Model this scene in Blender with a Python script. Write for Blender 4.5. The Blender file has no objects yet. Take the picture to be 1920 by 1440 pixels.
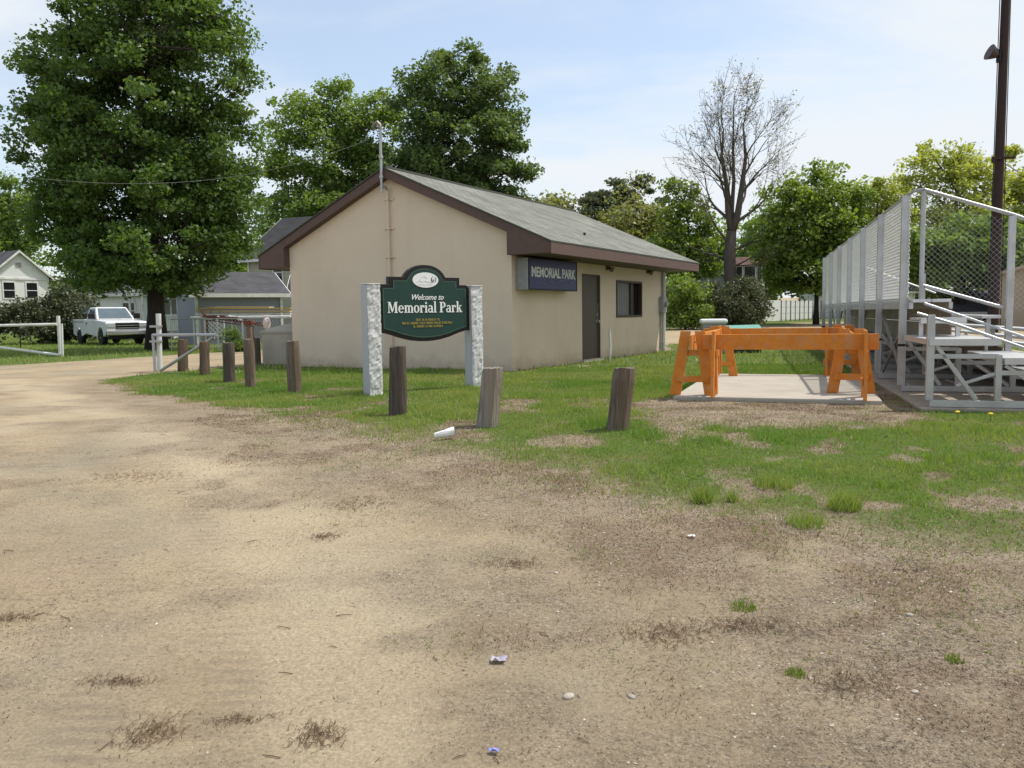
import bpy, bmesh, math, random
import numpy as np
from mathutils import Vector, Matrix

random.seed(7)
rng = np.random.default_rng(7)
scene = bpy.context.scene
COL = scene.collection
R = math.radians

# ------------------------------------------------------------------ camera model (photo 1920 x 1440)
FPX, CX, CY = 1540.0, 960.0, 720.0
EYE = 1.25
PITCH, ROLL = math.atan(131.0 / FPX), 0.0145
cf = Vector((0, math.cos(PITCH), -math.sin(PITCH)))
r0 = Vector((1, 0, 0)); u0 = Vector((0, math.sin(PITCH), math.cos(PITCH)))
cr = r0 * math.cos(ROLL) - u0 * math.sin(ROLL)
cu = r0 * math.sin(ROLL) + u0 * math.cos(ROLL)
CAM = Vector((0, 0, EYE))

# value noise, numpy
def vnoise(x, y, seed=0):
    x = np.asarray(x, float); y = np.asarray(y, float)
    xi = np.floor(x).astype(np.int64); yi = np.floor(y).astype(np.int64)
    fx = x - xi; fy = y - yi
    fx = fx * fx * (3 - 2 * fx); fy = fy * fy * (3 - 2 * fy)
    def h(a, b):
        n = (a * 374761393 + b * 668265263 + seed * 974711) & 0x7fffffff
        n = ((n ^ (n >> 13)) * 1274126177) & 0x7fffffff
        return ((n ^ (n >> 16)) & 0xffff) / 65535.0
    return (h(xi, yi) * (1 - fx) + h(xi + 1, yi) * fx) * (1 - fy) + (h(xi, yi + 1) * (1 - fx) + h(xi + 1, yi + 1) * fx) * fy
def fbm(x, y, seed=0, o=4):
    s = 0; a = .5; t = 0
    for k in range(o):
        s = s + a * vnoise(x * 2 ** k, y * 2 ** k, seed + k * 17); t += a; a *= .55
    return s / t

def sstep(a, b, x):
    t = min(1.0, max(0.0, (x - a) / (b - a)))
    return t * t * (3 - 2 * t)

def ground_z(x, y):
    z = -0.30 * (1 - sstep(2.5, 10.5, y))
    if y > 55: z += 0.016 * (y - 55)
    return z

def relief(x, y):
    near = np.clip(1 - (np.abs(y - 8) - 10) / 10, 0, 1)
    return near * (.030 * (fbm(x * .55, y * .55, 40, 2) - .5) + .020 * (fbm(x * 2.2, y * 2.2, 41, 2) - .5)) * np.clip((12 - y) / 2, .25, 1)

def surf_z(x, y):
    return ground_z(x, y) + float(relief(np.array(x), np.array(y)))

def ray(u, v):
    return cf + cr * ((u - CX) / FPX) + cu * ((CY - v) / FPX)

def at(u, v, Y):
    d = ray(u, v)
    return CAM + d * (Y / d.y)

def hit(u, v):
    d = ray(u, v); z = 0.0
    for _ in range(30):
        t = (z - EYE) / d.z if d.z < -1e-4 else 90 / d.y
        t = min(t, 120 / d.y) if t > 0 else 120 / d.y
        p = CAM + d * t
        z = 0.5 * z + 0.5 * ground_z(p.x, p.y)
    p.z = surf_z(p.x, p.y)
    return p

def on_plane(u, v, p0, n):
    d = ray(u, v)
    return CAM + d * ((p0 - CAM).dot(n) / d.dot(n))

# ------------------------------------------------------------------ materials
def lin(c):
    return tuple(((x / 255 + 0.055) / 1.055) ** 2.4 if x / 255 > 0.04045 else x / 255 / 12.92 for x in c)

def nodes_of(m):
    m.use_nodes = True
    nt = m.node_tree
    return nt, nt.nodes, nt.links, nt.nodes['Principled BSDF']

def mat(name, c1, c2=None, scale=8.0, rough=0.75, metal=0.0, bump=0.0, bscale=None, stretch=(1, 1, 1), detail=6, spec=0.3,
        c3=None, s3=1.5):
    """Two-colour noise material with an optional third colour in large soft stains and a bump."""
    m = bpy.data.materials.new(name)
    nt, N, L, b = nodes_of(m)
    tc = N.new('ShaderNodeTexCoord'); mp = N.new('ShaderNodeMapping')
    L.new(tc.outputs['Object'], mp.inputs['Vector']); mp.inputs['Scale'].default_value = stretch
    b.inputs['Roughness'].default_value = rough; b.inputs['Metallic'].default_value = metal
    b.inputs['Specular IOR Level'].default_value = spec
    c2 = c2 or tuple(x * 0.8 for x in c1)
    nz = N.new('ShaderNodeTexNoise'); nz.inputs['Scale'].default_value = scale; nz.inputs['Detail'].default_value = detail
    nz.inputs['Roughness'].default_value = 0.65
    L.new(mp.outputs['Vector'], nz.inputs['Vector'])
    cr_ = N.new('ShaderNodeValToRGB')
    cr_.color_ramp.elements[0].position = 0.32; cr_.color_ramp.elements[1].position = 0.68
    cr_.color_ramp.elements[0].color = (*c2, 1); cr_.color_ramp.elements[1].color = (*c1, 1)
    L.new(nz.outputs['Fac'], cr_.inputs['Fac'])
    out = cr_.outputs['Color']
    if c3:
        n3 = N.new('ShaderNodeTexNoise'); n3.inputs['Scale'].default_value = s3; n3.inputs['Detail'].default_value = 8
        L.new(mp.outputs['Vector'], n3.inputs['Vector'])
        r3 = N.new('ShaderNodeValToRGB'); r3.color_ramp.elements[0].position = 0.5; r3.color_ramp.elements[1].position = 0.7
        L.new(n3.outputs['Fac'], r3.inputs['Fac'])
        mx = N.new('ShaderNodeMix'); mx.data_type = 'RGBA'
        L.new(r3.outputs['Color'], mx.inputs['Factor']); L.new(out, mx.inputs['A']); mx.inputs['B'].default_value = (*c3, 1)
        out = mx.outputs['Result']
    L.new(out, b.inputs['Base Color'])
    if bump:
        nb = N.new('ShaderNodeTexNoise'); nb.inputs['Scale'].default_value = bscale or scale * 3; nb.inputs['Detail'].default_value = 5
        L.new(mp.outputs['Vector'], nb.inputs['Vector'])
        bp = N.new('ShaderNodeBump'); bp.inputs['Strength'].default_value = bump; bp.inputs['Distance'].default_value = 0.02
        L.new(nb.outputs['Fac'], bp.inputs['Height']); L.new(bp.outputs['Normal'], b.inputs['Normal'])
    return m

def leaf_mat(name, ca, cb, trans=0.35, tcol=None):
    m = bpy.data.materials.new(name)
    nt, N, L, b = nodes_of(m)
    at_ = N.new('ShaderNodeAttribute'); at_.attribute_name = 'tint'
    mx = N.new('ShaderNodeMix'); mx.data_type = 'RGBA'
    L.new(at_.outputs['Fac'], mx.inputs['Factor']); mx.inputs['A'].default_value = (*ca, 1); mx.inputs['B'].default_value = (*cb, 1)
    L.new(mx.outputs['Result'], b.inputs['Base Color'])
    b.inputs['Roughness'].default_value = 0.48; b.inputs['Specular IOR Level'].default_value = 0.42
    tr = N.new('ShaderNodeBsdfTranslucent')
    g = N.new('ShaderNodeMix'); g.data_type = 'RGBA'; g.blend_type = 'MULTIPLY'; g.inputs['Factor'].default_value = 1
    L.new(mx.outputs['Result'], g.inputs['A']); g.inputs['B'].default_value = (*(tcol or (1.7, 1.6, 0.6)), 1)
    L.new(g.outputs['Result'], tr.inputs['Color'])
    ms = N.new('ShaderNodeMixShader'); ms.inputs['Fac'].default_value = trans
    L.new(b.outputs['BSDF'], ms.inputs[1]); L.new(tr.outputs['BSDF'], ms.inputs[2])
    L.new(ms.outputs['Shader'], N['Material Output'].inputs['Surface'])
    return m

def shingle_mat(name, c1, c2, mortar, row=0.14, w=0.3):
    m = bpy.data.materials.new(name)
    nt, N, L, b = nodes_of(m)
    uv = N.new('ShaderNodeUVMap')
    br = N.new('ShaderNodeTexBrick'); br.inputs['Scale'].default_value = 1.0
    br.inputs['Brick Width'].default_value = w; br.inputs['Row Height'].default_value = row
    br.inputs['Mortar Size'].default_value = 0.012; br.inputs['Mortar Smooth'].default_value = 0.3
    br.inputs['Color1'].default_value = (*c1, 1); br.inputs['Color2'].default_value = (*c2, 1); br.inputs['Mortar'].default_value = (*mortar, 1)
    L.new(uv.outputs['UV'], br.inputs['Vector'])
    nz = N.new('ShaderNodeTexNoise'); nz.inputs['Scale'].default_value = 1.1; nz.inputs['Detail'].default_value = 8
    L.new(uv.outputs['UV'], nz.inputs['Vector'])
    rp = N.new('ShaderNodeValToRGB'); rp.color_ramp.elements[0].position = .3; rp.color_ramp.elements[1].position = .7
    rp.color_ramp.elements[0].color = (.72, .72, .70, 1); rp.color_ramp.elements[1].color = (1.1, 1.1, 1.08, 1)
    L.new(nz.outputs['Fac'], rp.inputs['Fac'])
    mx = N.new('ShaderNodeMix'); mx.data_type = 'RGBA'; mx.blend_type = 'MULTIPLY'; mx.inputs['Factor'].default_value = 1
    L.new(br.outputs['Color'], mx.inputs['A']); L.new(rp.outputs['Color'], mx.inputs['B'])
    L.new(mx.outputs['Result'], b.inputs['Base Color'])
    b.inputs['Roughness'].default_value = 0.9; b.inputs['Specular IOR Level'].default_value = 0.15
    bp = N.new('ShaderNodeBump'); bp.inputs['Strength'].default_value = .5; bp.inputs['Distance'].default_value = .015
    L.new(br.outputs['Fac'], bp.inputs['Height']); bp.invert = True
    L.new(bp.outputs['Normal'], b.inputs['Normal'])
    return m

def siding_mat(name, c, c2, step=0.12, axis='Z'):
    """Lap siding: bumps and thin dark joints repeating along an axis of the object."""
    m = bpy.data.materials.new(name)
    nt, N, L, b = nodes_of(m)
    tc = N.new('ShaderNodeTexCoord'); wv = N.new('ShaderNodeTexWave'); wv.wave_profile = 'SAW'; wv.bands_direction = axis
    wv.inputs['Scale'].default_value = 0.314 / step
    wv.inputs['Distortion'].default_value = 0
    L.new(tc.outputs['Object'], wv.inputs['Vector'])
    rp = N.new('ShaderNodeValToRGB'); rp.color_ramp.elements[0].position = .0; rp.color_ramp.elements[1].position = .15
    rp.color_ramp.elements[0].color = (*c2, 1); rp.color_ramp.elements[1].color = (*c, 1)
    L.new(wv.outputs['Fac'], rp.inputs['Fac']); L.new(rp.outputs['Color'], b.inputs['Base Color'])
    b.inputs['Roughness'].default_value = .6
    bp = N.new('ShaderNodeBump'); bp.inputs['Strength'].default_value = .6; bp.inputs['Distance'].default_value = .02
    L.new(wv.outputs['Fac'], bp.inputs['Height']); L.new(bp.outputs['Normal'], b.inputs['Normal'])
    return m

M = {}
M['stucco'] = mat('stucco', (.71, .585, .462), (.68, .56, .44), 1.2, .9, bump=.3, bscale=90, c3=(.64, .525, .41), s3=.7, spec=.15)
def wall_dirt(m):
    nt = m.node_tree; N, L = nt.nodes, nt.links; b = N['Principled BSDF']
    old = b.inputs['Base Color'].links[0].from_socket
    tc = N.new('ShaderNodeTexCoord'); sp_ = N.new('ShaderNodeSeparateXYZ'); L.new(tc.outputs['Object'], sp_.inputs['Vector'])
    nz = N.new('ShaderNodeTexNoise'); nz.inputs['Scale'].default_value = 2.5; nz.inputs['Detail'].default_value = 9; nz.inputs['Roughness'].default_value = .7
    L.new(tc.outputs['Object'], nz.inputs['Vector'])
    a_ = N.new('ShaderNodeMath'); a_.operation = 'MULTIPLY_ADD'; L.new(nz.outputs['Fac'], a_.inputs[0]); a_.inputs[1].default_value = -.9; L.new(sp_.outputs['Z'], a_.inputs[2])
    r = N.new('ShaderNodeMapRange'); L.new(a_.outputs[0], r.inputs['Value']); r.inputs['From Min'].default_value = -.45; r.inputs['From Max'].default_value = -.12; r.inputs['To Min'].default_value = .5; r.inputs['To Max'].default_value = 0
    mx = N.new('ShaderNodeMix'); mx.data_type = 'RGBA'; L.new(r.outputs['Result'], mx.inputs['Factor']); L.new(old, mx.inputs['A']); mx.inputs['B'].default_value = (.33, .26, .18, 1)
    # rain streaks
    mp = N.new('ShaderNodeMapping'); L.new(tc.outputs['Object'], mp.inputs['Vector']); mp.inputs['Scale'].default_value = (6, 6, .35)
    n2 = N.new('ShaderNodeTexNoise'); n2.inputs['Scale'].default_value = 1; n2.inputs['Detail'].default_value = 6; L.new(mp.outputs['Vector'], n2.inputs['Vector'])
    r2 = N.new('ShaderNodeMapRange'); L.new(n2.outputs['Fac'], r2.inputs['Value']); r2.inputs['From Min'].default_value = .55; r2.inputs['From Max'].default_value = .75; r2.inputs['To Max'].default_value = .16
    m2 = N.new('ShaderNodeMix'); m2.data_type = 'RGBA'; L.new(r2.outputs['Result'], m2.inputs['Factor']); L.new(mx.outputs['Result'], m2.inputs['A']); m2.inputs['B'].default_value = (.50, .41, .31, 1)
    L.new(m2.outputs['Result'], b.inputs['Base Color'])
wall_dirt(M['stucco'])
M['brown_trim'] = mat('brown_trim', (.125, .080, .068), (.105, .067, .057), 6, .7, bump=.1)
M['roof_main'] = shingle_mat('roof_main', (.235, .238, .212), (.185, .188, .168), (.095, .096, .087))
M['roof_grey'] = shingle_mat('roof_grey', (.105, .105, .115), (.085, .085, .095), (.05, .05, .055))
M['roof_dark'] = shingle_mat('roof_dark', (.06, .06, .064), (.05, .05, .055), (.03, .03, .03))
M['roof_brown'] = shingle_mat('roof_brown', (.20, .13, .11), (.16, .10, .09), (.09, .06, .05))
M['door_brown'] = mat('door_brown', (.105, .084, .069), (.092, .073, .060), 5, .55)
M['window_brown'] = mat('window_brown', (.07, .045, .035), (.05, .035, .03), 8, .5)
M['blind_grey'] = mat('blind_grey', (.20, .20, .205), (.16, .16, .165), 3, .5)
M['glass_dark'] = mat('glass_dark', (.012, .013, .015), (.016, .016, .018), 3, .06, spec=.6)
M['grey_paint'] = mat('grey_paint', (.34, .34, .33), (.28, .28, .27), 9, .5)
M['galv'] = mat('galv', (.47, .48, .49), (.37, .38, .39), 6, .42, .55, c3=(.33, .32, .31), s3=3, spec=.5)
M['alu'] = mat('alu', (.52, .525, .53), (.43, .435, .44), 7, .4, .6, bump=.03, c3=(.40, .395, .385), s3=2, spec=.5)
M['alu_plank'] = mat('alu_plank', (.62, .62, .62), (.52, .52, .52), 5, .38, .5, stretch=(1, 1, 1), spec=.5)
M['wire'] = mat('wire', (.72, .73, .73), (.62, .63, .63), 20, .45, .25)
M['white_paint'] = mat('white_paint', (.72, .72, .70), (.62, .62, .60), 6, .5, c3=(.5, .47, .42), s3=2)
M['fence_white'] = mat('fence_white', (.84, .84, .83), (.78, .78, .77), 4, .5)
M['jug_pink'] = mat('jug_pink', (.55, .46, .43), (.48, .40, .38), 9, .5)
M['navy'] = mat('navy', (.034, .040, .125), (.028, .033, .105), 4, .4)
M['sign_text_grey'] = mat('sign_text_grey', (.70, .72, .71), (.62, .64, .64), 20, .6)
M['sign_text_dim'] = mat('sign_text_dim', (.17, .18, .30), (.14, .15, .25), 20, .6)
M['sign_green'] = mat('sign_green', (.018, .052, .042), (.015, .044, .037), 3, .45)
M['sign_border'] = mat('sign_border', (.014, .011, .011), (.011, .009, .009), 6, .4)
M['sign_line'] = mat('sign_line', (.05, .10, .07), (.04, .085, .06), 6, .5)
M['sign_white'] = mat('sign_white', (.80, .80, .79), (.76, .76, .75), 6, .5)
M['sign_gold'] = mat('sign_gold', (.42, .34, .10), (.36, .29, .09), 20, .5)
M['emblem_dark'] = mat('emblem_dark', (.05, .08, .10), (.06, .09, .11), 20, .5)
M['emblem_pale'] = mat('emblem_pale', (.40, .42, .46), (.44, .46, .5), 20, .5)
M['granite'] = mat('granite', (.60, .60, .60), (.50, .50, .505), 55, .85, bump=.25, bscale=60, detail=3)
M['granite_smooth'] = mat('granite_smooth', (.50, .50, .52), (.40, .40, .42), 120, .8, detail=2)
M['orange'] = mat('orange', (.68, .235, .03), (.56, .185, .025), 9, .62, bump=.25, bscale=30, c3=(.52, .25, .10), s3=7, stretch=(1, 1, 1))
M['concrete'] = mat('concrete', (.41, .37, .31), (.365, .33, .275), 3, .9, bump=.15, bscale=60, c3=(.33, .295, .245), s3=1.2)
M['pad_concrete'] = mat('pad_concrete', (.36, .31, .25), (.28, .24, .19), 4, .9, bump=.15, bscale=40)
M['beige_box'] = mat('beige_box', (.42, .38, .31), (.36, .325, .265), 3, .7, c3=(.30, .27, .21), s3=1.5)
M['black'] = mat('black', (.015, .015, .016), (.012, .012, .012), 10, .6)
M['rubber'] = mat('rubber', (.018, .018, .018), (.025, .024, .022), 14, .85)
M['truck_white'] = mat('truck_white', (.69, .70, .71), (.64, .65, .66), 2, .22, spec=.5)
M['chrome'] = mat('chrome', (.55, .56, .58), (.5, .5, .52), 4, .2, .9, spec=.5)
M['windshield'] = mat('windshield', (.10, .14, .17), (.07, .10, .12), 2, .05, spec=.8)
M['lamp_glass'] = mat('lamp_glass', (.55, .57, .6), (.45, .47, .5), 10, .12, spec=.6)
M['pole_brown'] = mat('pole_brown', (.052, .032, .026), (.034, .022, .018), 3, .85, bump=.3, bscale=14, stretch=(4, 4, .4))
M['bark_dark'] = mat('bark_dark', (.045, .036, .03), (.028, .023, .02), 5, .95, bump=.7, bscale=12, stretch=(3, 3, .6))
M['bark_bare'] = mat('bark_bare', (.095, .082, .07), (.06, .052, .045), 4, .95, bump=.4, bscale=12, stretch=(3, 3, .6))
M['alu_old_shaded'] = mat('alu_old_shaded', (.30, .275, .24), (.22, .20, .175), 5, .55, .35, c3=(.17, .15, .125), s3=2)  # weathered aluminium, its colour darkened and browned to include shade under the bleacher deck
M['bark_grey'] = mat('bark_grey', (.145, .125, .105), (.085, .073, .062), 4, .95, bump=.6, bscale=12, stretch=(3, 3, .6))
def post_wood(n, a, b_, c3):
    return mat(n, a, tuple(x * .7 for x in b_), 7, .92, bump=1.0, bscale=15, stretch=(5, 5, .4), c3=c3, s3=1.1, spec=.1)
M['wood_dark'] = post_wood('wood_dark', (.165, .14, .12), (.075, .06, .05), (.09, .072, .06))
M['wood_grey'] = post_wood('wood_grey', (.36, .325, .285), (.20, .175, .15), (.27, .22, .17))
M['wood_red'] = post_wood('wood_red', (.20, .13, .09), (.10, .065, .048), (.16, .125, .10))
M['wood_brown'] = post_wood('wood_brown', (.26, .21, .165), (.12, .093, .073), (.15, .105, .075))
M['house_white'] = siding_mat('house_white', (.76, .76, .75), (.5, .5, .5))
M['house_grey'] = siding_mat('house_grey', (.22, .225, .235), (.13, .135, .14))
M['house_bluegrey'] = siding_mat('house_bluegrey', (.22, .235, .28), (.14, .15, .185))
M['house_beige'] = siding_mat('house_beige', (.42, .39, .29), (.28, .26, .2))
M['house_tan'] = mat('house_tan', (.36, .30, .22), (.32, .265, .195), 2, .85)
M['slat_white'] = siding_mat('slat_white', (.74, .74, .73), (.22, .22, .22), .16, 'X')
M['lumber'] = mat('lumber', (.52, .41, .26), (.42, .33, .2), 6, .8, stretch=(.4, 4, 4))
M['yellow_board'] = mat('yellow_board', (.62, .40, .06), (.5, .32, .05), 5, .6)
M['rust'] = mat('rust', (.16, .055, .035), (.10, .04, .03), 9, .85, bump=.3)
M['plastic_white'] = mat('plastic_white', (.80, .80, .80), (.74, .74, .75), 14, .3, spec=.5)
M['plastic_blue'] = mat('plastic_blue', (.12, .16, .55), (.3, .3, .6), 25, .3)
M['plastic_violet'] = mat('plastic_violet', (.30, .27, .38), (.42, .38, .40), 18, .4)
M['teal_lid'] = mat('teal_lid', (.15, .36, .30), (.12, .30, .25), 4, .55)
M['green_box'] = mat('green_box', (.022, .06, .038), (.018, .048, .03), 4, .6)
M['stone'] = mat('stone', (.42, .38, .32), (.26, .235, .2), 20, .9, bump=.3)
M['stone_pale'] = mat('stone_pale', (.44, .39, .325), (.34, .30, .25), 20, .9, bump=.3)
M['twig'] = mat('twig', (.17, .105, .06), (.075, .05, .03), 20, .9)
M['dandelion'] = mat('dandelion', (.75, .55, .02), (.65, .45, .02), 20, .7)
M['grass'] = leaf_mat('grass', (.12, .225, .038), (.29, .32, .11), .38)
M['straw'] = leaf_mat('straw', (.21, .135, .075), (.36, .27, .16), .2, (1.1, 1, .8))
M['debris'] = leaf_mat('debris', (.04, .028, .017), (.16, .115, .07), .1, (1.1, 1, .8))
M['moss_weed'] = leaf_mat('moss_weed', (.12, .20, .035), (.22, .25, .08), .35)
M['leaf_maple'] = leaf_mat('leaf_maple', (.065, .125, .030), (.125, .20, .055), .38)
M['leaf_mid'] = leaf_mat('leaf_mid', (.105, .185, .05), (.185, .255, .075), .42)
M['leaf_dark'] = leaf_mat('leaf_dark', (.075, .125, .045), (.13, .19, .075), .38)
M['leaf_yellow'] = leaf_mat('leaf_yellow', (.23, .285, .07), (.36, .40, .125), .45)
M['leaf_olive'] = leaf_mat('leaf_olive', (.165, .19, .075), (.25, .265, .125), .38)
M['leaf_pine'] = leaf_mat('leaf_pine', (.085, .11, .07), (.13, .155, .095), .2)
M['leaf_bright'] = leaf_mat('leaf_bright', (.12, .195, .04), (.20, .275, .065), .42)
M['leaf_lilac'] = leaf_mat('leaf_lilac', (.05, .075, .03), (.105, .11, .062), .2)
M['leaf_bud'] = leaf_mat('leaf_bud', (.16, .15, .08), (.22, .19, .11), .3)

# ------------------------------------------------------------------ mesh builder
ORG = {}
class MB:
    def __init__(s, T=None):
        s.v = []; s.f = []; s.uv = {}; s.T = T or (lambda x, y, z: Vector((x, y, z)))
    def add(s, pts, faces):
        n = len(s.v)
        s.v += [s.T(*p) for p in pts]
        s.f += [tuple(i + n for i in f) for f in faces]
        return n
    def box(s, x0, x1, y0, y1, z0, z1):
        s.add([(x0, y0, z0), (x1, y0, z0), (x1, y1, z0), (x0, y1, z0), (x0, y0, z1), (x1, y0, z1), (x1, y1, z1), (x0, y1, z1)],
              [(0, 3, 2, 1), (4, 5, 6, 7), (0, 1, 5, 4), (1, 2, 6, 5), (2, 3, 7, 6), (3, 0, 4, 7)])
    def bar(s, p, q, w, h, up=(0, 0, 1)):
        p, q, up = Vector(p), Vector(q), Vector(up)
        d = (q - p).normalized()
        if abs(d.dot(up)) > .98: up = Vector((0, 1, 0))
        a = d.cross(up).normalized(); b = a.cross(d).normalized()
        P = []
        for c in (p, q):
            for i, j in ((-1, -1), (1, -1), (1, 1), (-1, 1)):
                P.append(tuple(c + a * (i * w / 2) + b * (j * h / 2)))
        s.add(P, [(0, 1, 2, 3), (7, 6, 5, 4), (0, 4, 5, 1), (1, 5, 6, 2), (2, 6, 7, 3), (3, 7, 4, 0)])
    def tube(s, pts, r, n=8, cap=True):
        pts = [Vector(p) for p in pts]
        rs = r if isinstance(r, (list, tuple)) else [r] * len(pts)
        P = []; F = []
        prev = None
        for i, p in enumerate(pts):
            d = (pts[min(i + 1, len(pts) - 1)] - pts[max(i - 1, 0)])
            d = d.normalized() if d.length > 1e-9 else Vector((0, 0, 1))
            if prev is None:
                a = d.cross(Vector((0, 0, 1)) if abs(d.z) < .9 else Vector((1, 0, 0))).normalized()
            else:
                a = (prev - d * prev.dot(d)).normalized()
            prev = a; b = d.cross(a)
            for k in range(n):
                t = 2 * math.pi * k / n
                P.append(tuple(p + (a * math.cos(t) + b * math.sin(t)) * rs[i]))
        for i in range(len(pts) - 1):
            for k in range(n):
                k2 = (k + 1) % n
                F.append((i * n + k, i * n + k2, (i + 1) * n + k2, (i + 1) * n + k))
        if cap:
            F.append(tuple(range(n - 1, -1, -1))); F.append(tuple((len(pts) - 1) * n + k for k in range(n)))
        s.add(P, F)
    def lathe(s, prof, n=20, c=(0, 0, 0)):
        P = []; F = []
        for r, z in prof:
            for k in range(n):
                t = 2 * math.pi * k / n
                P.append((c[0] + r * math.cos(t), c[1] + r * math.sin(t), c[2] + z))
        for i in range(len(prof) - 1):
            for k in range(n):
                k2 = (k + 1) % n
                F.append((i * n + k, i * n + k2, (i + 1) * n + k2, (i + 1) * n + k))
        F.append(tuple(range(n - 1, -1, -1))); F.append(tuple((len(prof) - 1) * n + k for k in range(n)))
        s.add(P, F)
    def prism(s, poly, off):
        """poly: 3-D points of a flat outline, off: extrusion vector."""
        n = len(poly); off = Vector(off)
        P = [tuple(p) for p in poly] + [tuple(Vector(p) + off) for p in poly]
        F = [tuple(range(n - 1, -1, -1)), tuple(range(n, 2 * n))]
        F += [(i, (i + 1) % n, (i + 1) % n + n, i + n) for i in range(n)]
        s.add(P, F)
    def quad(s, a, b, c, d, uv=None):
        s.add([a, b, c, d], [(0, 1, 2, 3)])
        if uv: s.uv[len(s.f) - 1] = uv
    def build(s, name, m, parent=None, smooth=False, bevel=0, fixn=True):
        o_ = ORG.get(parent.name, Vector((0, 0, 0))) if parent else Vector((0, 0, 0))
        me = bpy.data.meshes.new(name)
        me.from_pydata([tuple(p - o_) for p in s.v], [], s.f)
        if s.uv:
            ul = me.uv_layers.new(name='UVMap')
            for fi, uv in s.uv.items():
                for k, li in enumerate(me.polygons[fi].loop_indices): ul.data[li].uv = uv[k]
        if fixn and not s.uv:
            bm = bmesh.new(); bm.from_mesh(me)
            bmesh.ops.recalc_face_normals(bm, faces=bm.faces); bm.to_mesh(me); bm.free()
        me.materials.append(M[m] if isinstance(m, str) else m)
        if smooth:
            for p in me.polygons: p.use_smooth = True
        o = bpy.data.objects.new(name, me); COL.objects.link(o)
        if parent:
            o.parent = parent
        ORG[o.name] = o_
        if bevel:
            b = o.modifiers.new('bevel', 'BEVEL'); b.width = bevel; b.segments = 2; b.limit_method = 'ANGLE'
        if smooth == 'auto':
            for p in me.polygons: p.use_smooth = True
            try: me.set_sharp_from_angle(angle=R(35))
            except Exception: pass
        return o

def tag(o, label=None, cat=None, group=None, kind=None):
    if label: o['label'] = label
    if cat: o['category'] = cat
    if group: o['group'] = group
    if kind: o['kind'] = kind
    return o

def thing(name, loc, label, cat, group=None):
    o = bpy.data.objects.new(name, None); COL.objects.link(o)
    o.location = loc; o.empty_display_size = .2
    ORG[o.name] = Vector(loc)
    return tag(o, label, cat, group)

def copy_tree(o, parent=None):
    c = o.copy(); COL.objects.link(c)
    if parent: c.parent = parent
    for ch in list(o.children): copy_tree(ch, c)
    return c

def frame(origin, heading):
    """x = to the right of the heading, y = along the heading (degrees clockwise from +Y)."""
    h = R(heading); f = Vector((math.sin(h), math.cos(h), 0)); r = Vector((math.cos(h), -math.sin(h), 0)); o = Vector(origin)
    def T(x, y, z): return o + r * x + f * y + Vector((0, 0, z))
    return T

def np_mesh(name, verts, faces_n, mname, parent=None, tint=None, smooth=False):
    """verts (N,3); faces are consecutive runs of faces_n vertices."""
    o_ = np.array(ORG.get(parent.name, Vector((0, 0, 0)))) if parent else np.zeros(3)
    v = (np.asarray(verts) - o_).astype(np.float32)
    n = len(v); nf = n // faces_n
    me = bpy.data.meshes.new(name)
    me.vertices.add(n); me.vertices.foreach_set('co', v.ravel())
    me.loops.add(n); me.loops.foreach_set('vertex_index', np.arange(n, dtype=np.int32))
    me.polygons.add(nf); me.polygons.foreach_set('loop_start', np.arange(0, n, faces_n, dtype=np.int32))
    try: me.polygons.foreach_set('loop_total', np.full(nf, faces_n, dtype=np.int32))
    except Exception: pass
    me.update(calc_edges=True)
    if tint is not None:
        a = me.attributes.new('tint', 'FLOAT', 'FACE'); a.data.foreach_set('value', np.asarray(tint, dtype=np.float32))
    me.materials.append(M[mname])
    o = bpy.data.objects.new(name, me); COL.objects.link(o)
    if parent: o.parent = parent
    ORG[o.name] = Vector(o_)
    return o

# ------------------------------------------------------------------ ground
def poly_xy(pix): return np.array([[hit(u, v).x, hit(u, v).y] for u, v in pix])
LAWN = poly_xy([(172, 714), (300, 748), (420, 778), (520, 803), (600, 830), (700, 854), (800, 874), (900, 898), (1000, 926), (1100, 966),
                (1250, 1006), (1400, 1036), (1560, 1060), (1700, 1082), (1920, 1108), (2300, 1150), (2300, 690), (1900, 640), (1560, 632),
                (1400, 640), (1255, 646), (1240, 656), (962, 690), (560, 683), (490, 683), (400, 691), (300, 699)])
BARE = poly_xy([(1190, 752), (1262, 745), (1610, 748), (1608, 680), (1650, 668), (1690, 715), (1738, 772), (1750, 786), (1560, 800), (1400, 806), (1300, 802), (1215, 790)])
LAWN_W = np.array([list(hit(-500, 700).xy), list(hit(0, 687).xy), list(hit(230, 672).xy), list(hit(430, 660).xy), list(hit(530, 655).xy), [2, 50], [0, 90], [-140, 120], [-140, 30]])
LAWN_E = np.array([list(hit(1245, 617).xy), list(hit(1400, 612).xy), list(hit(1540, 605).xy), [60, 66], [120, 70], [120, 130], [0, 130], [2, 60]])

def sdist(px, py, poly):
    """signed distance, positive inside."""
    px = np.asarray(px, float); py = np.asarray(py, float)
    d2 = np.full(px.shape, 1e9); ins = np.zeros(px.shape, bool)
    n = len(poly)
    for i in range(n):
        a = poly[i]; b = poly[(i + 1) % n]
        ex, ey = b - a
        wx = px - a[0]; wy = py - a[1]
        t = np.clip((wx * ex + wy * ey) / (ex * ex + ey * ey + 1e-12), 0, 1)
        d2 = np.minimum(d2, (wx - ex * t) ** 2 + (wy - ey * t) ** 2)
        c = ((a[1] > py) != (b[1] > py)) & (px < (b[0] - a[0]) * (py - a[1]) / (b[1] - a[1] + 1e-12) + a[0])
        ins ^= c
    d = np.sqrt(d2)
    return np.where(ins, d, -d)

def sst(a, b, x):
    t = np.clip((x - a) / (b - a), 0, 1); return t * t * (3 - 2 * t)

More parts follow.
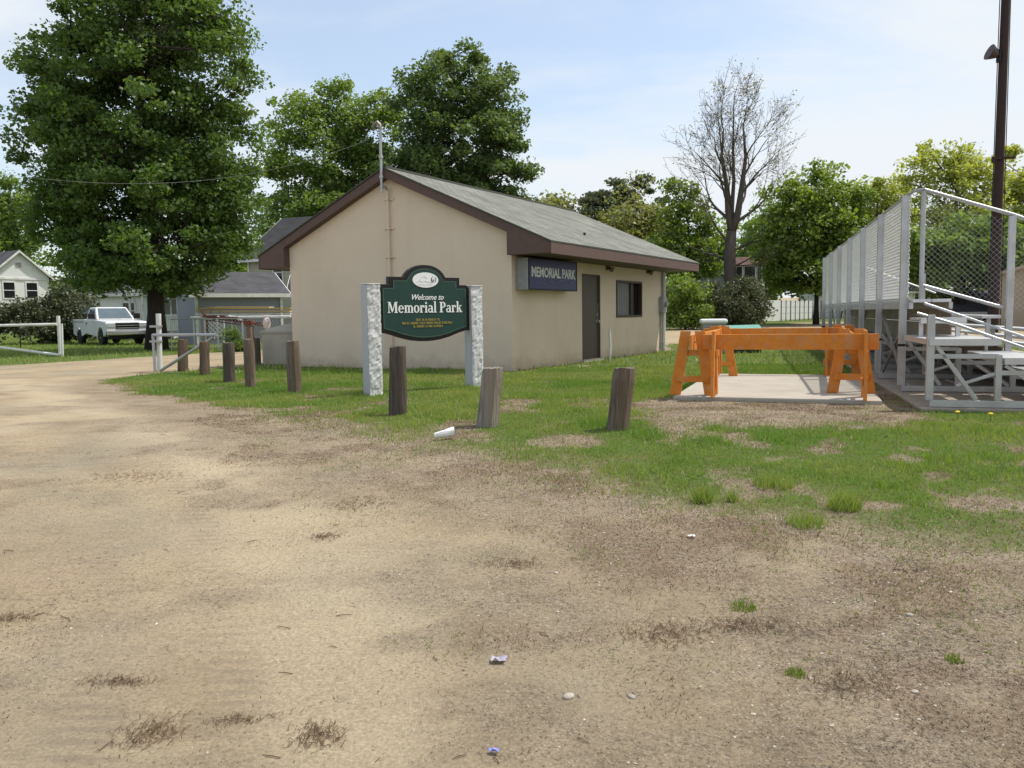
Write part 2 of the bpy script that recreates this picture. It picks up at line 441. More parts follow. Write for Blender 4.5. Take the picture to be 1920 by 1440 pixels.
def grass_w(x, y):
    nz = fbm(x * .9, y * .9, 3) - .5; n2 = fbm(x * 4, y * 4, 9, 3) - .5
    # the near edge of the lawn frays out over a metre or more, the far edges are cleaner
    d = sdist(x, y, LAWN) + nz * 1.1 + n2 * .5
    fray = 1.7 * (1 - sst(8.5, 13, y)) + .4
    lush = sst(.55, .85, .5 + .45 * (x - .5) / 4)           # thicker to the right and beyond
    w = sst(-.15 * fray, fray, d)
    patch = sst(.375, .54, fbm(x * 1.7 + 5, y * 1.7, 21) + .17 * sst(10, 14, y) + .07 * lush)
    w = w * (.22 + .78 * patch)
    b = sst(-.25, .35, sdist(x, y, BARE) + nz * .6 + n2 * .4)
    w = w * (1 - .93 * b)
    w = np.maximum(w, sst(-.2, .6, sdist(x, y, LAWN_W) + nz * .8) * (.75 + .25 * patch))
    w = np.maximum(w, sst(-.5, 1.0, sdist(x, y, LAWN_E) + nz))
    return w

def gz(x, y):
    return -.30 * (1 - sst(2.5, 10.5, y)) + np.where(y > 55, .016 * (y - 55), 0) + relief(x, y)

def axis(lo, hi, step, far_lo, far_hi, grow=1.16):
    a = list(np.arange(lo, hi, step)); s = step
    while a[-1] < far_hi: s *= grow; a.append(a[-1] + s)
    s = step; pre = [lo]
    while pre[-1] > far_lo: s *= grow; pre.append(pre[-1] - s)
    return np.array(pre[:0:-1] + a)
gx = axis(-9, 10, .085, -900, 900); gy = axis(1.2, 20, .085, -60, 1500)
X, Y = np.meshgrid(gx, gy); Z = gz(X, Y)
nx, ny = len(gx), len(gy)
me = bpy.data.meshes.new('ground')
me.vertices.add(nx * ny); me.vertices.foreach_set('co', np.stack([X, Y, Z], -1).astype(np.float32).ravel())
ii = (np.arange(ny - 1)[:, None] * nx + np.arange(nx - 1)[None, :]).ravel()
fc = np.stack([ii, ii + 1, ii + nx + 1, ii + nx], -1).astype(np.int32)
me.loops.add(fc.size); me.loops.foreach_set('vertex_index', fc.ravel())
me.polygons.add(len(fc)); me.polygons.foreach_set('loop_start', np.arange(0, fc.size, 4, dtype=np.int32))
try: me.polygons.foreach_set('loop_total', np.full(len(fc), 4, dtype=np.int32))
except Exception: pass
me.update(calc_edges=True)
me.polygons.foreach_set('use_smooth', np.ones(len(fc), bool))
a = me.attributes.new('grass', 'FLOAT', 'POINT'); a.data.foreach_set('value', grass_w(X, Y).astype(np.float32).ravel())
def coarse_w(x, y):      # gravelly, trampled verge: to the right of a line running away from the viewer, and along the lawn's edge
    w = sst(-.9, 1.5, (x - .05) + (fbm(x * .6, y * .6, 33) - .5) * 2.6 - .10 * (y - 3))
    w = np.maximum(w, .8 * sst(1.2, .1, np.abs(sdist(x, y, LAWN) + .2) + (fbm(x * 1.2, y * 1.2, 35) - .5) * 1.2) * (y < 16))
    w = np.maximum(w, sst(-1.2, .6, sdist(x, y, LAWN)))
    w = np.maximum(w, .62 * sst(.50, .64, fbm(x * .9 + 7, y * 1.6, 141, 5)))
    return np.clip(w, 0, 1) * (y < 30)
a = me.attributes.new('coarse', 'FLOAT', 'POINT'); a.data.foreach_set('value', coarse_w(X, Y).astype(np.float32).ravel())
def weed_w(x, y): return (coarse_w(x, y) * .95 + .05) * sst(.52, .62, fbm(x * 1.9 + 2, y * 2.2, 97, 5)) * (y < 20)
a = me.attributes.new('weed', 'FLOAT', 'POINT'); a.data.foreach_set('value', weed_w(X, Y).astype(np.float32).ravel())
def line_d(x, y, pix):
    P = poly_xy(pix); d = np.full(np.shape(x), 1e9)
    for (ax, ay), (bx, by) in zip(P[:-1], P[1:]):
        t = np.clip(((x - ax) * (bx - ax) + (y - ay) * (by - ay)) / ((bx - ax) ** 2 + (by - ay) ** 2), 0, 1)
        d = np.minimum(d, np.hypot(x - ax - t * (bx - ax), y - ay - t * (by - ay)))
    return d
wob = (fbm(X * .8, Y * .8, 111) - .5) * .9
trk = np.maximum(sst(.75, .15, line_d(X, Y, [(760, 1700), (640, 1300), (560, 1050), (430, 900), (240, 790), (40, 722), (-300, 690)]) + wob), .8 * sst(.55, .1, line_d(X, Y, [(-300, 900), (60, 790), (330, 735), (250, 705)]) + wob))
a = me.attributes.new('track', 'FLOAT', 'POINT'); a.data.foreach_set('value', trk.astype(np.float32).ravel())
gre = sst(.9, .2, line_d(X, Y, [(-200, 1000), (60, 980), (230, 1000)]) + wob) * .7 + sst(.7, .1, line_d(X, Y, [(-100, 1500), (60, 1330), (180, 1240)]) + wob)
rut = np.zeros_like(X)
for off in (-75, 75):
    rut = np.maximum(rut, sst(.16, .05, line_d(X, Y, [(330 + off * 2.6, 1600), (300 + off * 1.7, 1200), (300 + off * 1.15, 1000), (255 + off * .8, 880), (150 + off * .5, 790), (-40 + off * .3, 735)]) + (fbm(X * 2, Y * 2, 131) - .5) * .08))
a = me.attributes.new('rut', 'FLOAT', 'POINT'); a.data.foreach_set('value', rut.astype(np.float32).ravel())
a = me.attributes.new('worn', 'FLOAT', 'POINT'); a.data.foreach_set('value', np.clip(gre, 0, 1).astype(np.float32).ravel())
ground = bpy.data.objects.new('ground', me); COL.objects.link(ground); tag(ground, kind='structure')

m = bpy.data.materials.new('ground'); nt, N, L, bs = nodes_of(m)
def noise(scale, detail=6, rough=.6, vec=None, dist=0):
    n = N.new('ShaderNodeTexNoise'); n.inputs['Scale'].default_value = scale; n.inputs['Detail'].default_value = detail
    n.inputs['Roughness'].default_value = rough; n.inputs['Distortion'].default_value = dist
    L.new(vec or tc.outputs['Object'], n.inputs['Vector']); return n.outputs['Fac']
def ramp(fac, stops):
    r = N.new('ShaderNodeValToRGB'); e = r.color_ramp.elements
    e[0].position, e[0].color = stops[0][0], (*stops[0][1], 1); e[1].position, e[1].color = stops[-1][0], (*stops[-1][1], 1)
    for p, c in stops[1:-1]: q = e.new(p); q.color = (*c, 1)
    L.new(fac, r.inputs['Fac']); return r.outputs['Color']
def mix(fac, a_, b_, bt='MIX'):
    x = N.new('ShaderNodeMix'); x.data_type = 'RGBA'; x.blend_type = bt
    for s_, v_ in (('Factor', fac), ('A', a_), ('B', b_)):
        if isinstance(v_, (int, float)): x.inputs[s_].default_value = v_
        elif isinstance(v_, tuple): x.inputs[s_].default_value = (*v_, 1)
        else: L.new(v_, x.inputs[s_])
    return x.outputs['Result']
def math_(op, a_, b_=None):
    x = N.new('ShaderNodeMath'); x.operation = op; x.use_clamp = op in ('MULTIPLY', 'ADD')
    for i, v_ in enumerate((a_, b_)):
        if v_ is None: continue
        if isinstance(v_, (int, float)): x.inputs[i].default_value = v_
        else: L.new(v_, x.inputs[i])
    return x.outputs[0]
W1, W0 = (1, 1, 1), (0, 0, 0)
tc = N.new('ShaderNodeTexCoord')
ag = N.new('ShaderNodeAttribute'); ag.attribute_name = 'grass'
ac = N.new('ShaderNodeAttribute'); ac.attribute_name = 'coarse'
sand = ramp(noise(.9, 8, .65), [(.30, (.315, .245, .155)), (.5, (.41, .325, .212)), (.72, (.46, .375, .252))])
sand = mix(ramp(noise(.28, 4), [(.45, W0), (.7, (.5, .5, .5))]), sand, (.30, .24, .175))
sand = mix(ramp(noise(.42, 5, .6, None, .4), [(.50, W0), (.68, (.7, .7, .7))]), sand, (.285, .262, .20))
sand = mix(ramp(noise(.7, 6, .6), [(.56, W0), (.7, (.5, .5, .5))]), sand, (.43, .325, .235))
# wheel-worn dark grit drawn out along the drive
mp = N.new('ShaderNodeMapping'); L.new(tc.outputs['Object'], mp.inputs['Vector']); mp.inputs['Scale'].default_value = (1.0, 2.6, 1); mp.inputs['Rotation'].default_value = (0, 0, .5)
grit = ramp(noise(1.7, 9, .72, mp.outputs['Vector'], .6), [(.54, W0), (.70, (.8, .8, .8))])
sand = mix(math_('MULTIPLY', grit, .7), sand, (.21, .165, .12))
sand = mix(math_('MULTIPLY', ramp(noise(36, 5, .8), [(.54, W0), (.63, W1)]), ramp(noise(1.6, 6, .6), [(.38, (.22, .22, .22)), (.60, (.9, .9, .9))])), sand, (.15, .115, .08))
fine = ramp(noise(60, 3, .7), [(.3, (.72, .72, .72)), (.7, (1.18, 1.18, 1.18))])
sand = mix(1.0, sand, fine, 'MULTIPLY')
co = ramp(noise(2.6, 9, .7), [(.32, (.21, .165, .118)), (.50, (.30, .24, .175)), (.66, (.375, .305, .23))])
co = mix(ramp(noise(1.3, 8, .7, None, .5), [(.56, W0), (.68, (.6, .6, .6))]), co, (.16, .11, .07))
vo = N.new('ShaderNodeTexVoronoi'); vo.inputs['Scale'].default_value = 42; L.new(tc.outputs['Object'], vo.inputs['Vector'])
peb = ramp(vo.outputs['Distance'], [(.20, W1), (.40, W0)])
vcol = N.new('ShaderNodeSeparateColor'); L.new(vo.outputs['Color'], vcol.inputs['Color'])
pm = math_('MULTIPLY', peb, ramp(vcol.outputs[0], [(.55, W0), (.75, W1)]))
co = mix(math_('MULTIPLY', pm, .8), co, ramp(vcol.outputs[1], [(0, (.10, .08, .06)), (.5, (.36, .30, .235)), (1, (.58, .51, .42))]))
co = mix(1.0, co, ramp(noise(34, 5, .8), [(.36, (.34, .32, .29)), (.50, (1, 1, 1)), (.66, (1.25, 1.24, 1.2))]), 'MULTIPLY')
co = mix(1.0, co, ramp(noise(110, 2, .7), [(.32, (.45, .45, .45)), (.68, (1.3, 1.3, 1.3))]), 'MULTIPLY')
cw = math_('MULTIPLY', ac.outputs['Fac'], ramp(noise(2.2, 9, .75), [(.30, (.35, .35, .35)), (.56, W1)]))
def attr(nm):
    q = N.new('ShaderNodeAttribute'); q.attribute_name = nm; return q.outputs['Fac']
sand = mix(math_('MULTIPLY', attr('track'), .55), sand, mix(1.0, (.50, .41, .285), fine, 'MULTIPLY'))
sand = mix(math_('MULTIPLY', attr('worn'), ramp(noise(3, 8, .75), [(.36, (.05, .05, .05)), (.62, (.7, .7, .7))])), sand, mix(1.0, (.29, .245, .18), fine, 'MULTIPLY'))
wv = N.new('ShaderNodeTexWave'); wv.inputs['Scale'].default_value = 3.2; wv.inputs['Distortion'].default_value = 3; wv.inputs['Detail'].default_value = 3; wv.bands_direction = 'Y'; L.new(tc.outputs['Object'], wv.inputs['Vector'])
sand = mix(math_('MULTIPLY', math_('MULTIPLY', attr('rut'), ramp(noise(1.1, 5, .65), [(.40, (.05, .05, .05)), (.60, W1)])), ramp(wv.outputs['Fac'], [(.45, (.12, .12, .12)), (.75, (.62, .62, .62))])), sand, (.255, .205, .15))
dirt = mix(cw, sand, co)
dirt = mix(math_('MULTIPLY', attr('weed'), ramp(noise(24, 6, .8), [(.40, (.08, .08, .08)), (.60, (.62, .62, .62))])), dirt, ramp(noise(4, 5), [(.4, (.145, .10, .065)), (.6, (.19, .115, .07))]))
gcol = ramp(noise(5, 8, .7), [(.28, (.175, .15, .075)), (.45, (.11, .14, .04)), (.62, (.10, .16, .035)), (.8, (.15, .185, .055))])
gcol = mix(1.0, gcol, ramp(noise(70, 3, .7), [(.3, (.6, .6, .6)), (.7, (1.25, 1.25, 1.25))]), 'MULTIPLY')
gf = math_('ADD', ag.outputs['Fac'], math_('SUBTRACT', noise(9, 6, .7), .5))
gf = ramp(gf, [(.20, W0), (.74, W1)])
L.new(mix(gf, dirt, gcol), bs.inputs['Base Color'])
bs.inputs['Roughness'].default_value = .95; bs.inputs['Specular IOR Level'].default_value = .08
hgt = math_('ADD', math_('ADD', math_('MULTIPLY', noise(26, 9, .8), .5), math_('MULTIPLY', noise(6, 5, .6), .5)), math_('MULTIPLY', math_('MULTIPLY', pm, cw), .35))
bp = N.new('ShaderNodeBump'); bp.inputs['Strength'].default_value = .9; bp.inputs['Distance'].default_value = .045
L.new(hgt, bp.inputs['Height']); L.new(bp.outputs['Normal'], bs.inputs['Normal'])
ground.data.materials.append(m)

# ------------------------------------------------------------------ grass blades, dead stalks, gravel
def blades(name, x, y, h, w, mname, lean=.5, tint=None, parent=None, z=None):
    n = len(x); z = gz(x, y) if z is None else z
    th = rng.uniform(0, 2 * np.pi, n); ph = rng.uniform(0, 2 * np.pi, n)
    ca, sa = np.cos(th) * w / 2, np.sin(th) * w / 2
    ln = h * rng.uniform(.1, lean, n)
    v = np.empty((n, 3, 3))
    v[:, 0] = np.stack([x - ca, y - sa, z - .004], -1); v[:, 1] = np.stack([x + ca, y + sa, z - .004], -1)
    v[:, 2] = np.stack([x + np.cos(ph) * ln, y + np.sin(ph) * ln, z + h], -1)
    return np_mesh(name, v.reshape(-1, 3), 3, mname, parent, rng.uniform(0, 1, n) if tint is None else tint)

def scatter(n, x0, x1, y0, y1, wf):
    x = rng.uniform(x0, x1, n); y = rng.uniform(y0, y1, n)
    k = rng.uniform(0, 1, n) < wf(x, y); return x[k], y[k]
SLAB_T = None
def not_paved(x, y):
    return (sdist(x, y, SLAB_POLY) < .02) & (sdist(x, y, PAD_POLY) < .02) & (sdist(x, y, HUT_POLY) < .02)
# filled in by part 3 geometry, computed here so nothing grows through slabs
_s0 = hit(1262, 750); SB = frame((_s0.x, _s0.y, ground_z(_s0.x, _s0.y)), 20)
SLAB_POLY = np.array([SB(x, y, 0)[:2] for x, y in ((0, 0), (2.75, 0), (2.75, 4.5), (0, 4.5))])
BL0 = hit(1741, 768); BLT = frame((BL0.x, BL0.y, ground_z(BL0.x, BL0.y)), 16.5)
PAD_POLY = np.array([BLT(x, y, 0)[:2] for x, y in ((-.12, -.14), (5, -.14), (5, 17), (-.12, 17))])
HC = hit(962, 697); HL = 9.7; HW = 6.5; HX = HW / 2; HT = frame((HC.x, HC.y, 0), 29.9)      # hut: x to the right of the long wall, y along it
HUT_POLY = np.array([HT(x, y, 0)[:2] for x, y in ((0, 0), (0, HL), (-HW, HL), (-HW, 0))])

def gw_near(x, y): return grass_w(x, y) ** 1.6 * not_paved(x, y) * np.clip(1.35 - y / 22, .25, 1)
x, y = scatter(800000, -14, 9.5, 4.6, 19, gw_near)
g = fbm(x * 1.3, y * 1.3, 50)
h = (.022 + .05 * sst(.35, .75, g)) * rng.uniform(.6, 1.3, len(x))
tag(blades('grass', x, y, h, .0075 + .0004 * y, 'grass', .9, np.clip(rng.uniform(0, 1, len(x)) * .45 + 1.5 * (fbm(x * .55, y * .55, 52) - .42) + .9 * (fbm(x * 2.6, y * 2.6, 53) - .4), 0, 1)), 'short green grass of the worn lawn', 'grass', kind='stuff')
x, y = scatter(110000, -45, 32, 18, 62, lambda x, y: grass_w(x, y) * not_paved(x, y))
tag(blades('grass', x, y, rng.uniform(.05, .13, len(x)), .035, 'grass', .9), 'grass of the lawns beyond the drive', 'grass', kind='stuff')
def ww(x, y): return np.clip(.75 * coarse_w(x, y) * sst(.5, .66, fbm(x * 1.5, y * 1.5, 61)) + .25 * (grass_w(x, y) > .12) * (grass_w(x, y) < .6), 0, 1) * not_paved(x, y) * np.clip(grass_w(x, y) * -1.2 + 1.1, 0, 1)
def fringe(x, y):
    g = grass_w(x, y); d = sdist(x, y, LAWN)
    return (sst(.04, .25, g) * sst(.95, .5, g) * .8 + .2 * (d > 0)) * not_paved(x, y) * (y < 19)
x, y = scatter(260000, -9, 9.5, 4.6, 17, fringe)
tag(blades('dry_grass', x, y, rng.uniform(.006, .032, len(x)), .006 + .0003 * y, 'straw', 1.8), 'dry straw-coloured grass along the ragged edge of the lawn', 'dry grass', kind='stuff')
def deb(x, y):
    c = coarse_w(x, y)
    return (c * (.30 + .9 * sst(.46, .60, fbm(x * 2.3, y * 2.3, 91))) + .16 + .85 * sst(.53, .66, fbm(x * 1.3 + 4, y * 2.6, 93))) * (grass_w(x, y) < .35) * not_paved(x, y) * np.clip(1.2 - y / 14, .2, 1)
x, y = scatter(300000, -5, 8, 1.9, 13, deb)
tag(blades('plant_debris', x, y, rng.uniform(.001, .007, len(x)), rng.uniform(.003, .0085, len(x)) + .0004 * y, 'debris', 8.0), 'small dark bits of dead plants strewn over the dirt', 'plant debris', kind='stuff')
def russet(x, y): return weed_w(x, y) * (grass_w(x, y) < .3) * not_paved(x, y)
x, y = scatter(260000, -4, 8, 1.9, 12, russet)
M['russet'] = leaf_mat('russet', (.06, .035, .02), (.21, .135, .075), .1, (1.1, 1, .8))
tag(blades('withered_weeds', x, y, rng.uniform(.002, .018, len(x)), rng.uniform(.003, .007, len(x)) + .0004 * y, 'russet', 3.0), 'reddish brown withered weeds matted on the gravel', 'withered weeds', kind='stuff')
x, y = scatter(150000, -3, 8, 2.2, 13, ww)
tag(blades('dead_weeds', x, y, rng.uniform(.003, .014, len(x)), .0045, 'straw', 3.0), 'flattened dead weeds and straw on the gravelly verge', 'dead weeds', kind='stuff')
def lw(x, y):
    d = sdist(x, y, LAWN)
    return (coarse_w(x, y) * .35 * sst(.60, .70, fbm(x * 1.6 + 9, y * 1.6, 71)) + .9 * sst(-2.2, 0, d) * sst(.55, .66, fbm(x * 2.4 + 3, y * 2.4, 73))) * (grass_w(x, y) < .4) * not_paved(x, y)
x, y = scatter(90000, -3, 9, 2.2, 11, lw)
tag(blades('low_weeds', x, y, rng.uniform(.008, .026, len(x)), .009, 'moss_weed', 1.6), 'small low green weeds in the gravel', 'weeds', kind='stuff')

OCT = np.array([(1, 0, 0), (0, 1, 0), (-1, 0, 0), (0, -1, 0), (0, 0, 1), (0, 0, -1)], float)
OF = np.array([(0, 1, 4), (1, 2, 4), (2, 3, 4), (3, 0, 4), (1, 0, 5), (2, 1, 5), (3, 2, 5), (0, 3, 5)])
def pebbles(name, x, y, s, mname):
    n = len(x)
    a_ = rng.uniform(0, 6.28, n); sc = rng.uniform(.6, 1.25, (n, 3)) * s[:, None]; sc[:, 2] *= .6
    P = OCT[None] * (1 + rng.uniform(-.25, .25, (n, 6, 1)))
    P = P * sc[:, None, :]
    c, s_ = np.cos(a_)[:, None], np.sin(a_)[:, None]
    P = np.stack([P[..., 0] * c - P[..., 1] * s_, P[..., 0] * s_ + P[..., 1] * c, P[..., 2]], -1)
    P = P + np.stack([x, y, gz(x, y) + s * .15], -1)[:, None, :]
    return np_mesh(name, P[:, OF].reshape(-1, 3), 3, mname, None, np.repeat(rng.uniform(0, 1, n), 8))
pm_ = leaf_mat('gravel', (.13, .105, .08), (.52, .45, .36), 0.0); M['gravel'] = pm_
x, y = scatter(110000, -3.2, 7, 1.9, 11, lambda x, y: (coarse_w(x, y) * (.35 + .65 * sst(.45, .6, fbm(x * 2, y * 2, 81))) + .05) * (grass_w(x, y) < .3) * np.clip(1.3 - y / 9, .1, 1))
tag(pebbles('gravel', x, y, .0022 + .0085 * rng.uniform(0, 1, len(x)) ** 6, 'gravel'), 'fine gravel lying in the dirt', 'gravel', kind='stuff')

# ------------------------------------------------------------------ trees
def leaf_quads(c, size, up=.55, droop=0):
    """c (N,3) centres -> folded diamond leaves, (N*4,3)."""
    n = len(c)
    nrm = rng.normal(0, 1, (n, 3)); nrm /= np.linalg.norm(nrm, axis=1)[:, None] + 1e-9
    nrm = nrm * (1 - up) + np.array([0, 0, 1]) * up; nrm /= np.linalg.norm(nrm, axis=1)[:, None] + 1e-9
    t = rng.normal(0, 1, (n, 3)); t -= nrm * (t * nrm).sum(1)[:, None]; t /= np.linalg.norm(t, axis=1)[:, None] + 1e-9
    b = np.cross(nrm, t)
    s = (size * (.45 + 1.25 * rng.uniform(0, 1, n) ** 1.4))[:, None]
    v = np.empty((n, 4, 3))
    v[:, 0] = c - t * s * .6; v[:, 1] = c + b * s * .46 + nrm * s * .12; v[:, 2] = c + t * s * .6 - nrm * s * droop; v[:, 3] = c - b * s * .46 + nrm * s * .12
    return v.reshape(-1, 3)

def clusters_in(blobs, n, shell=.45):
    vol = np.array([b[3] * b[4] * b[5] for b in blobs]); pick = rng.choice(len(blobs), n, p=vol / vol.sum())
    d = rng.normal(0, 1, (n, 3)); d /= np.linalg.norm(d, axis=1)[:, None]
    r = (shell + (1 - shell) * rng.uniform(0, 1, n) ** .55)
    B = np.array(blobs)[pick]
    return B[:, :3] + d * B[:, 3:6] * r[:, None]

def crown(name, C, per, size, cr_, mname, parent, flat=.6, up=.5, jit=.5):
    n = len(C)
    k = np.repeat(np.arange(n), (per * 1.5 * rng.uniform(.5, 1.5, n)).astype(int))
    rad = (cr_ * rng.uniform(.6, 1.35, n))[k]
    d = rng.normal(0, 1, (len(k), 3)); d /= np.linalg.norm(d, axis=1)[:, None]
    d *= (rng.uniform(0, 1, len(k)) ** .45)[:, None]
    size = size * .80
    p = C[k] + d * rad[:, None] * np.array([1, 1, flat])
    ct = rng.uniform(0, 1, n)[k]
    tint = np.clip(ct * jit + rng.uniform(0, 1, len(k)) * (1 - jit), 0, 1)
    return np_mesh(name, leaf_quads(p, size, up), 4, mname, parent, np.repeat(tint, 1))

def limbs(mb, base, top, r, C, nprim=12, twig=.018, n=6, lo=.25):
    """trunk, primary limbs, then one branch from the nearest limb to every leaf cluster."""
    base, top = np.array(base), np.array(top); H = top[2] - base[2]
    tp = [base + (top - base) * t + np.array([math.sin(t * 5) * r * .35, math.cos(t * 4) * r * .35 - r * .35, 0]) for t in np.linspace(0, 1, 9)]
    rs = [r * (1.35 if i == 0 else 1) * (1 - .86 * t) for i, t in enumerate(np.linspace(0, 1, 9))]
    mb.tube(tp, rs, 10)
    nodes = [(tp[i], rs[i]) for i in range(3, 9)]
    idx = rng.permutation(len(C))[:nprim]
    for i in idx:
        c = C[i]; hd = np.hypot(*(c[:2] - base[:2])); za = max(base[2] + lo * H, min(top[2] - .1 * H, c[2] - .55 * hd - .05 * H))
        t = (za - base[2]) / H; s = base + (top - base) * t
        r0_ = r * (1 - .8 * t) * .5
        pts = [s + (c - s) * q + np.array([0, 0, .12 * hd * math.sin(q * 3.1)]) + rng.normal(0, .05 * (0 < q < 1), 3) * hd * .3 for q in (0, .25, .5, .75, 1)]
        rr = [r0_ * (1 - .8 * q) + twig for q in (0, .25, .5, .75, 1)]
        mb.tube(pts, rr, n)
        nodes += [(pts[q], rr[q]) for q in (1, 2, 3, 4)]
    NP = np.array([q[0] for q in nodes]); NR = [q[1] for q in nodes]
    for c in C:
        d = np.linalg.norm((NP - c) * np.array([1, 1, 1.0]) + 0, axis=1) + np.where(NP[:, 2] > c[2] + .3, 2.5, 0)
        j = int(d.argmin())
        if d[j] < .15: continue
        s = NP[j]; m_ = (s + c) / 2 + rng.normal(0, .12, 3) * d[j] * .5
        ra = min(NR[j] * .6, twig * 2.2)
        mb.tube([s, m_, c], [ra, ra * .7, twig * .5], 4, cap=False)

def pxblobs(base, Y, bl):
    """blobs given as pixel outline (u, v, ru, rv[, depth factor]) at the tree's own distance, as real ellipsoids."""
    out = []
    for q in bl:
        u, v, ru, rv = q[:4]; k = q[4] if len(q) > 4 else 1.0; dy = q[5] if len(q) > 5 else rng.uniform(-.25, .25) * ru * Y / FPX
        p = at(u, v, Y); s = Y / FPX
        out.append((p.x, p.y + dy, p.z, ru * s, ru * s * k, rv * s))
    return out

def tree(name, label, px, Y, bl, ncl, per, size, clr, mleaf, bark, r, group=None, topfrac=.8, shell=.45, flat=.6, up=.5, nprim=12, cat='tree', twig=.018, jit=.5, lo=.25):
    b0 = at(px, 600, Y); base = Vector((b0.x, Y, ground_z(b0.x, Y) - .05))
    t = thing(name, base, label, cat, group)
    B = pxblobs(base, Y, bl)
    C = clusters_in(B, ncl, shell)
    C[:, 2] = np.maximum(C[:, 2], base.z + .25)
    top = max(b[2] + b[5] for b in B); cxm = sum(b[0] for b in B) / len(B)
    mb = MB()
    limbs(mb, (base.x, base.y, base.z), (base.x + (cxm - base.x) * .4, Y, base.z + (top - base.z) * topfrac), r, C, nprim, twig, lo=lo)
    mb.build('trunk', bark, t, smooth=True, fixn=False)
    crown('crown', C, per, size, clr, mleaf, t, flat, up, jit)
    return t

tree('maple_tree', 'big dark green maple whose full crown towers over the white pickup', 291, 33.5,
     [(262, 20, 165, 120), (150, 120, 95, 85), (372, 120, 112, 130), (250, 210, 165, 130), (60, 110, 42, 40), (120, 270, 95, 90), (405, 290, 98, 110),
      (262, 370, 190, 105), (115, 398, 76, 66), (440, 378, 64, 74), (300, 470, 165, 58), (192, 472, 98, 48), (410, 432, 55, 40), (430, 170, 55, 70), (210, 300, 130, 100), (310, -60, 120, 70), (262, 520, 130, 30), (330, 520, 85, 28), (205, 520, 52, 20)],
     920, 135, .145, .70, 'leaf_maple', 'bark_dark', .36, shell=.4, nprim=22, up=.45, jit=.45)
tree('broadleaf_tree', 'fresh green loose-crowned tree behind the left half of the hut roof', 620, 72,
     [(560, 235, 58, 55), (640, 215, 75, 60), (610, 300, 110, 80), (700, 250, 70, 80), (560, 360, 70, 60), (680, 340, 80, 70), (610, 420, 110, 60), (530, 290, 30, 40)],
     380, 80, .27, 1.15, 'leaf_mid', 'bark_grey', .34, shell=.35, nprim=16)
tree('broadleaf_tree', 'tall dense dark green tree rising behind the hut ridge', 870, 66,
     [(868, 160, 92, 72), (800, 215, 65, 75), (930, 215, 45, 80), (870, 270, 120, 100), (800, 340, 90, 80), (940, 320, 55, 80), (880, 400, 120, 70), (985, 345, 22, 40), (780, 150, 30, 25)],
     500, 95, .26, 1.05, 'leaf_dark', 'bark_dark', .42, shell=.45, nprim=18)
tree('broadleaf_tree', 'pale olive tree whose top just clears the hut roof beside the tall dense tree', 1050, 84,
     [(1050, 410, 58, 45), (1010, 430, 45, 50), (1090, 440, 50, 60), (1050, 480, 80, 50)], 110, 60, .4, 1.5, 'leaf_olive', 'bark_grey', .3, nprim=8)
tree('pine_tree', 'dark grey-green pine with an uneven pointed top behind the roof', 1178, 78,
     [(1150, 365, 30, 28), (1195, 365, 28, 45), (1130, 400, 40, 40), (1180, 420, 55, 45), (1225, 395, 30, 35)], 110, 90, .30, 1.0, 'leaf_pine', 'bark_dark', .3, flat=.35, up=.3, nprim=8)
tree('broadleaf_tree', 'greyish olive half-leafed tree in front of the pine', 1195, 72,
     [(1190, 420, 70, 60), (1205, 350, 26, 30), (1150, 460, 60, 50), (1240, 440, 40, 60), (1190, 500, 90, 40)], 130, 60, .3, 1.3, 'leaf_olive', 'bark_grey', .28, shell=.2, nprim=9)
tree('broadleaf_tree', 'fresh green tree at the end of the hut roof, left of the bare tree', 1290, 66,
     [(1290, 420, 48, 60), (1265, 370, 24, 40), (1300, 345, 20, 22), (1300, 480, 60, 55), (1250, 470, 40, 50), (1340, 470, 26, 45)], 140, 65, .27, 1.1, 'leaf_bright', 'bark_dark', .26, shell=.3, nprim=10)
tree('broadleaf_tree', 'broad full green tree right of the bare tree, its low branches over the white fence', 1530, 63,
     [(1525, 350, 58, 45), (1480, 400, 60, 55), (1570, 385, 55, 55), (1530, 440, 100, 65), (1470, 475, 60, 50), (1590, 460, 50, 55), (1520, 510, 90, 38), (1440, 430, 25, 40)],
     270, 85, .27, 1.1, 'leaf_bright', 'bark_dark', .2, nprim=14)
tree('broadleaf_tree', 'yellow-green leafy tree between the broad full tree and the bleachers', 1640, 84,
     [(1640, 370, 55, 48), (1680, 400, 50, 60), (1610, 400, 40, 60), (1650, 460, 80, 60), (1650, 520, 90, 45)], 190, 70, .3, 1.15, 'leaf_yellow', 'bark_grey', .28, shell=.3, nprim=10)
tree('broadleaf_tree', 'airy pale yellow-green tree above the near end of the bleachers', 1790, 62,
     [(1750, 310, 55, 45), (1810, 310, 60, 45), (1720, 370, 40, 45), (1790, 370, 80, 50), (1850, 350, 55, 55), (1800, 430, 70, 40)], 150, 55, .24, 1.0, 'leaf_yellow', 'bark_grey', .3, shell=.2, nprim=16, twig=.03)
tree('broadleaf_tree', 'dense mid green tree seen through the bleacher end mesh', 1800, 56,
     [(1790, 455, 75, 45), (1760, 510, 50, 50), (1840, 490, 50, 55), (1880, 450, 50, 50), (1730, 460, 40, 50)], 150, 80, .25, 1.0, 'leaf_mid', 'bark_dark', .26, nprim=8, lo=.15)
tree('broadleaf_tree', 'yellow-green tree behind the utility pole at the edge of the picture', 1935, 66,
     [(1925, 320, 50, 50), (1960, 390, 70, 70), (1915, 400, 40, 70), (1930, 470, 60, 50)], 150, 65, .27, 1.1, 'leaf_yellow', 'bark_grey', .3, nprim=10)
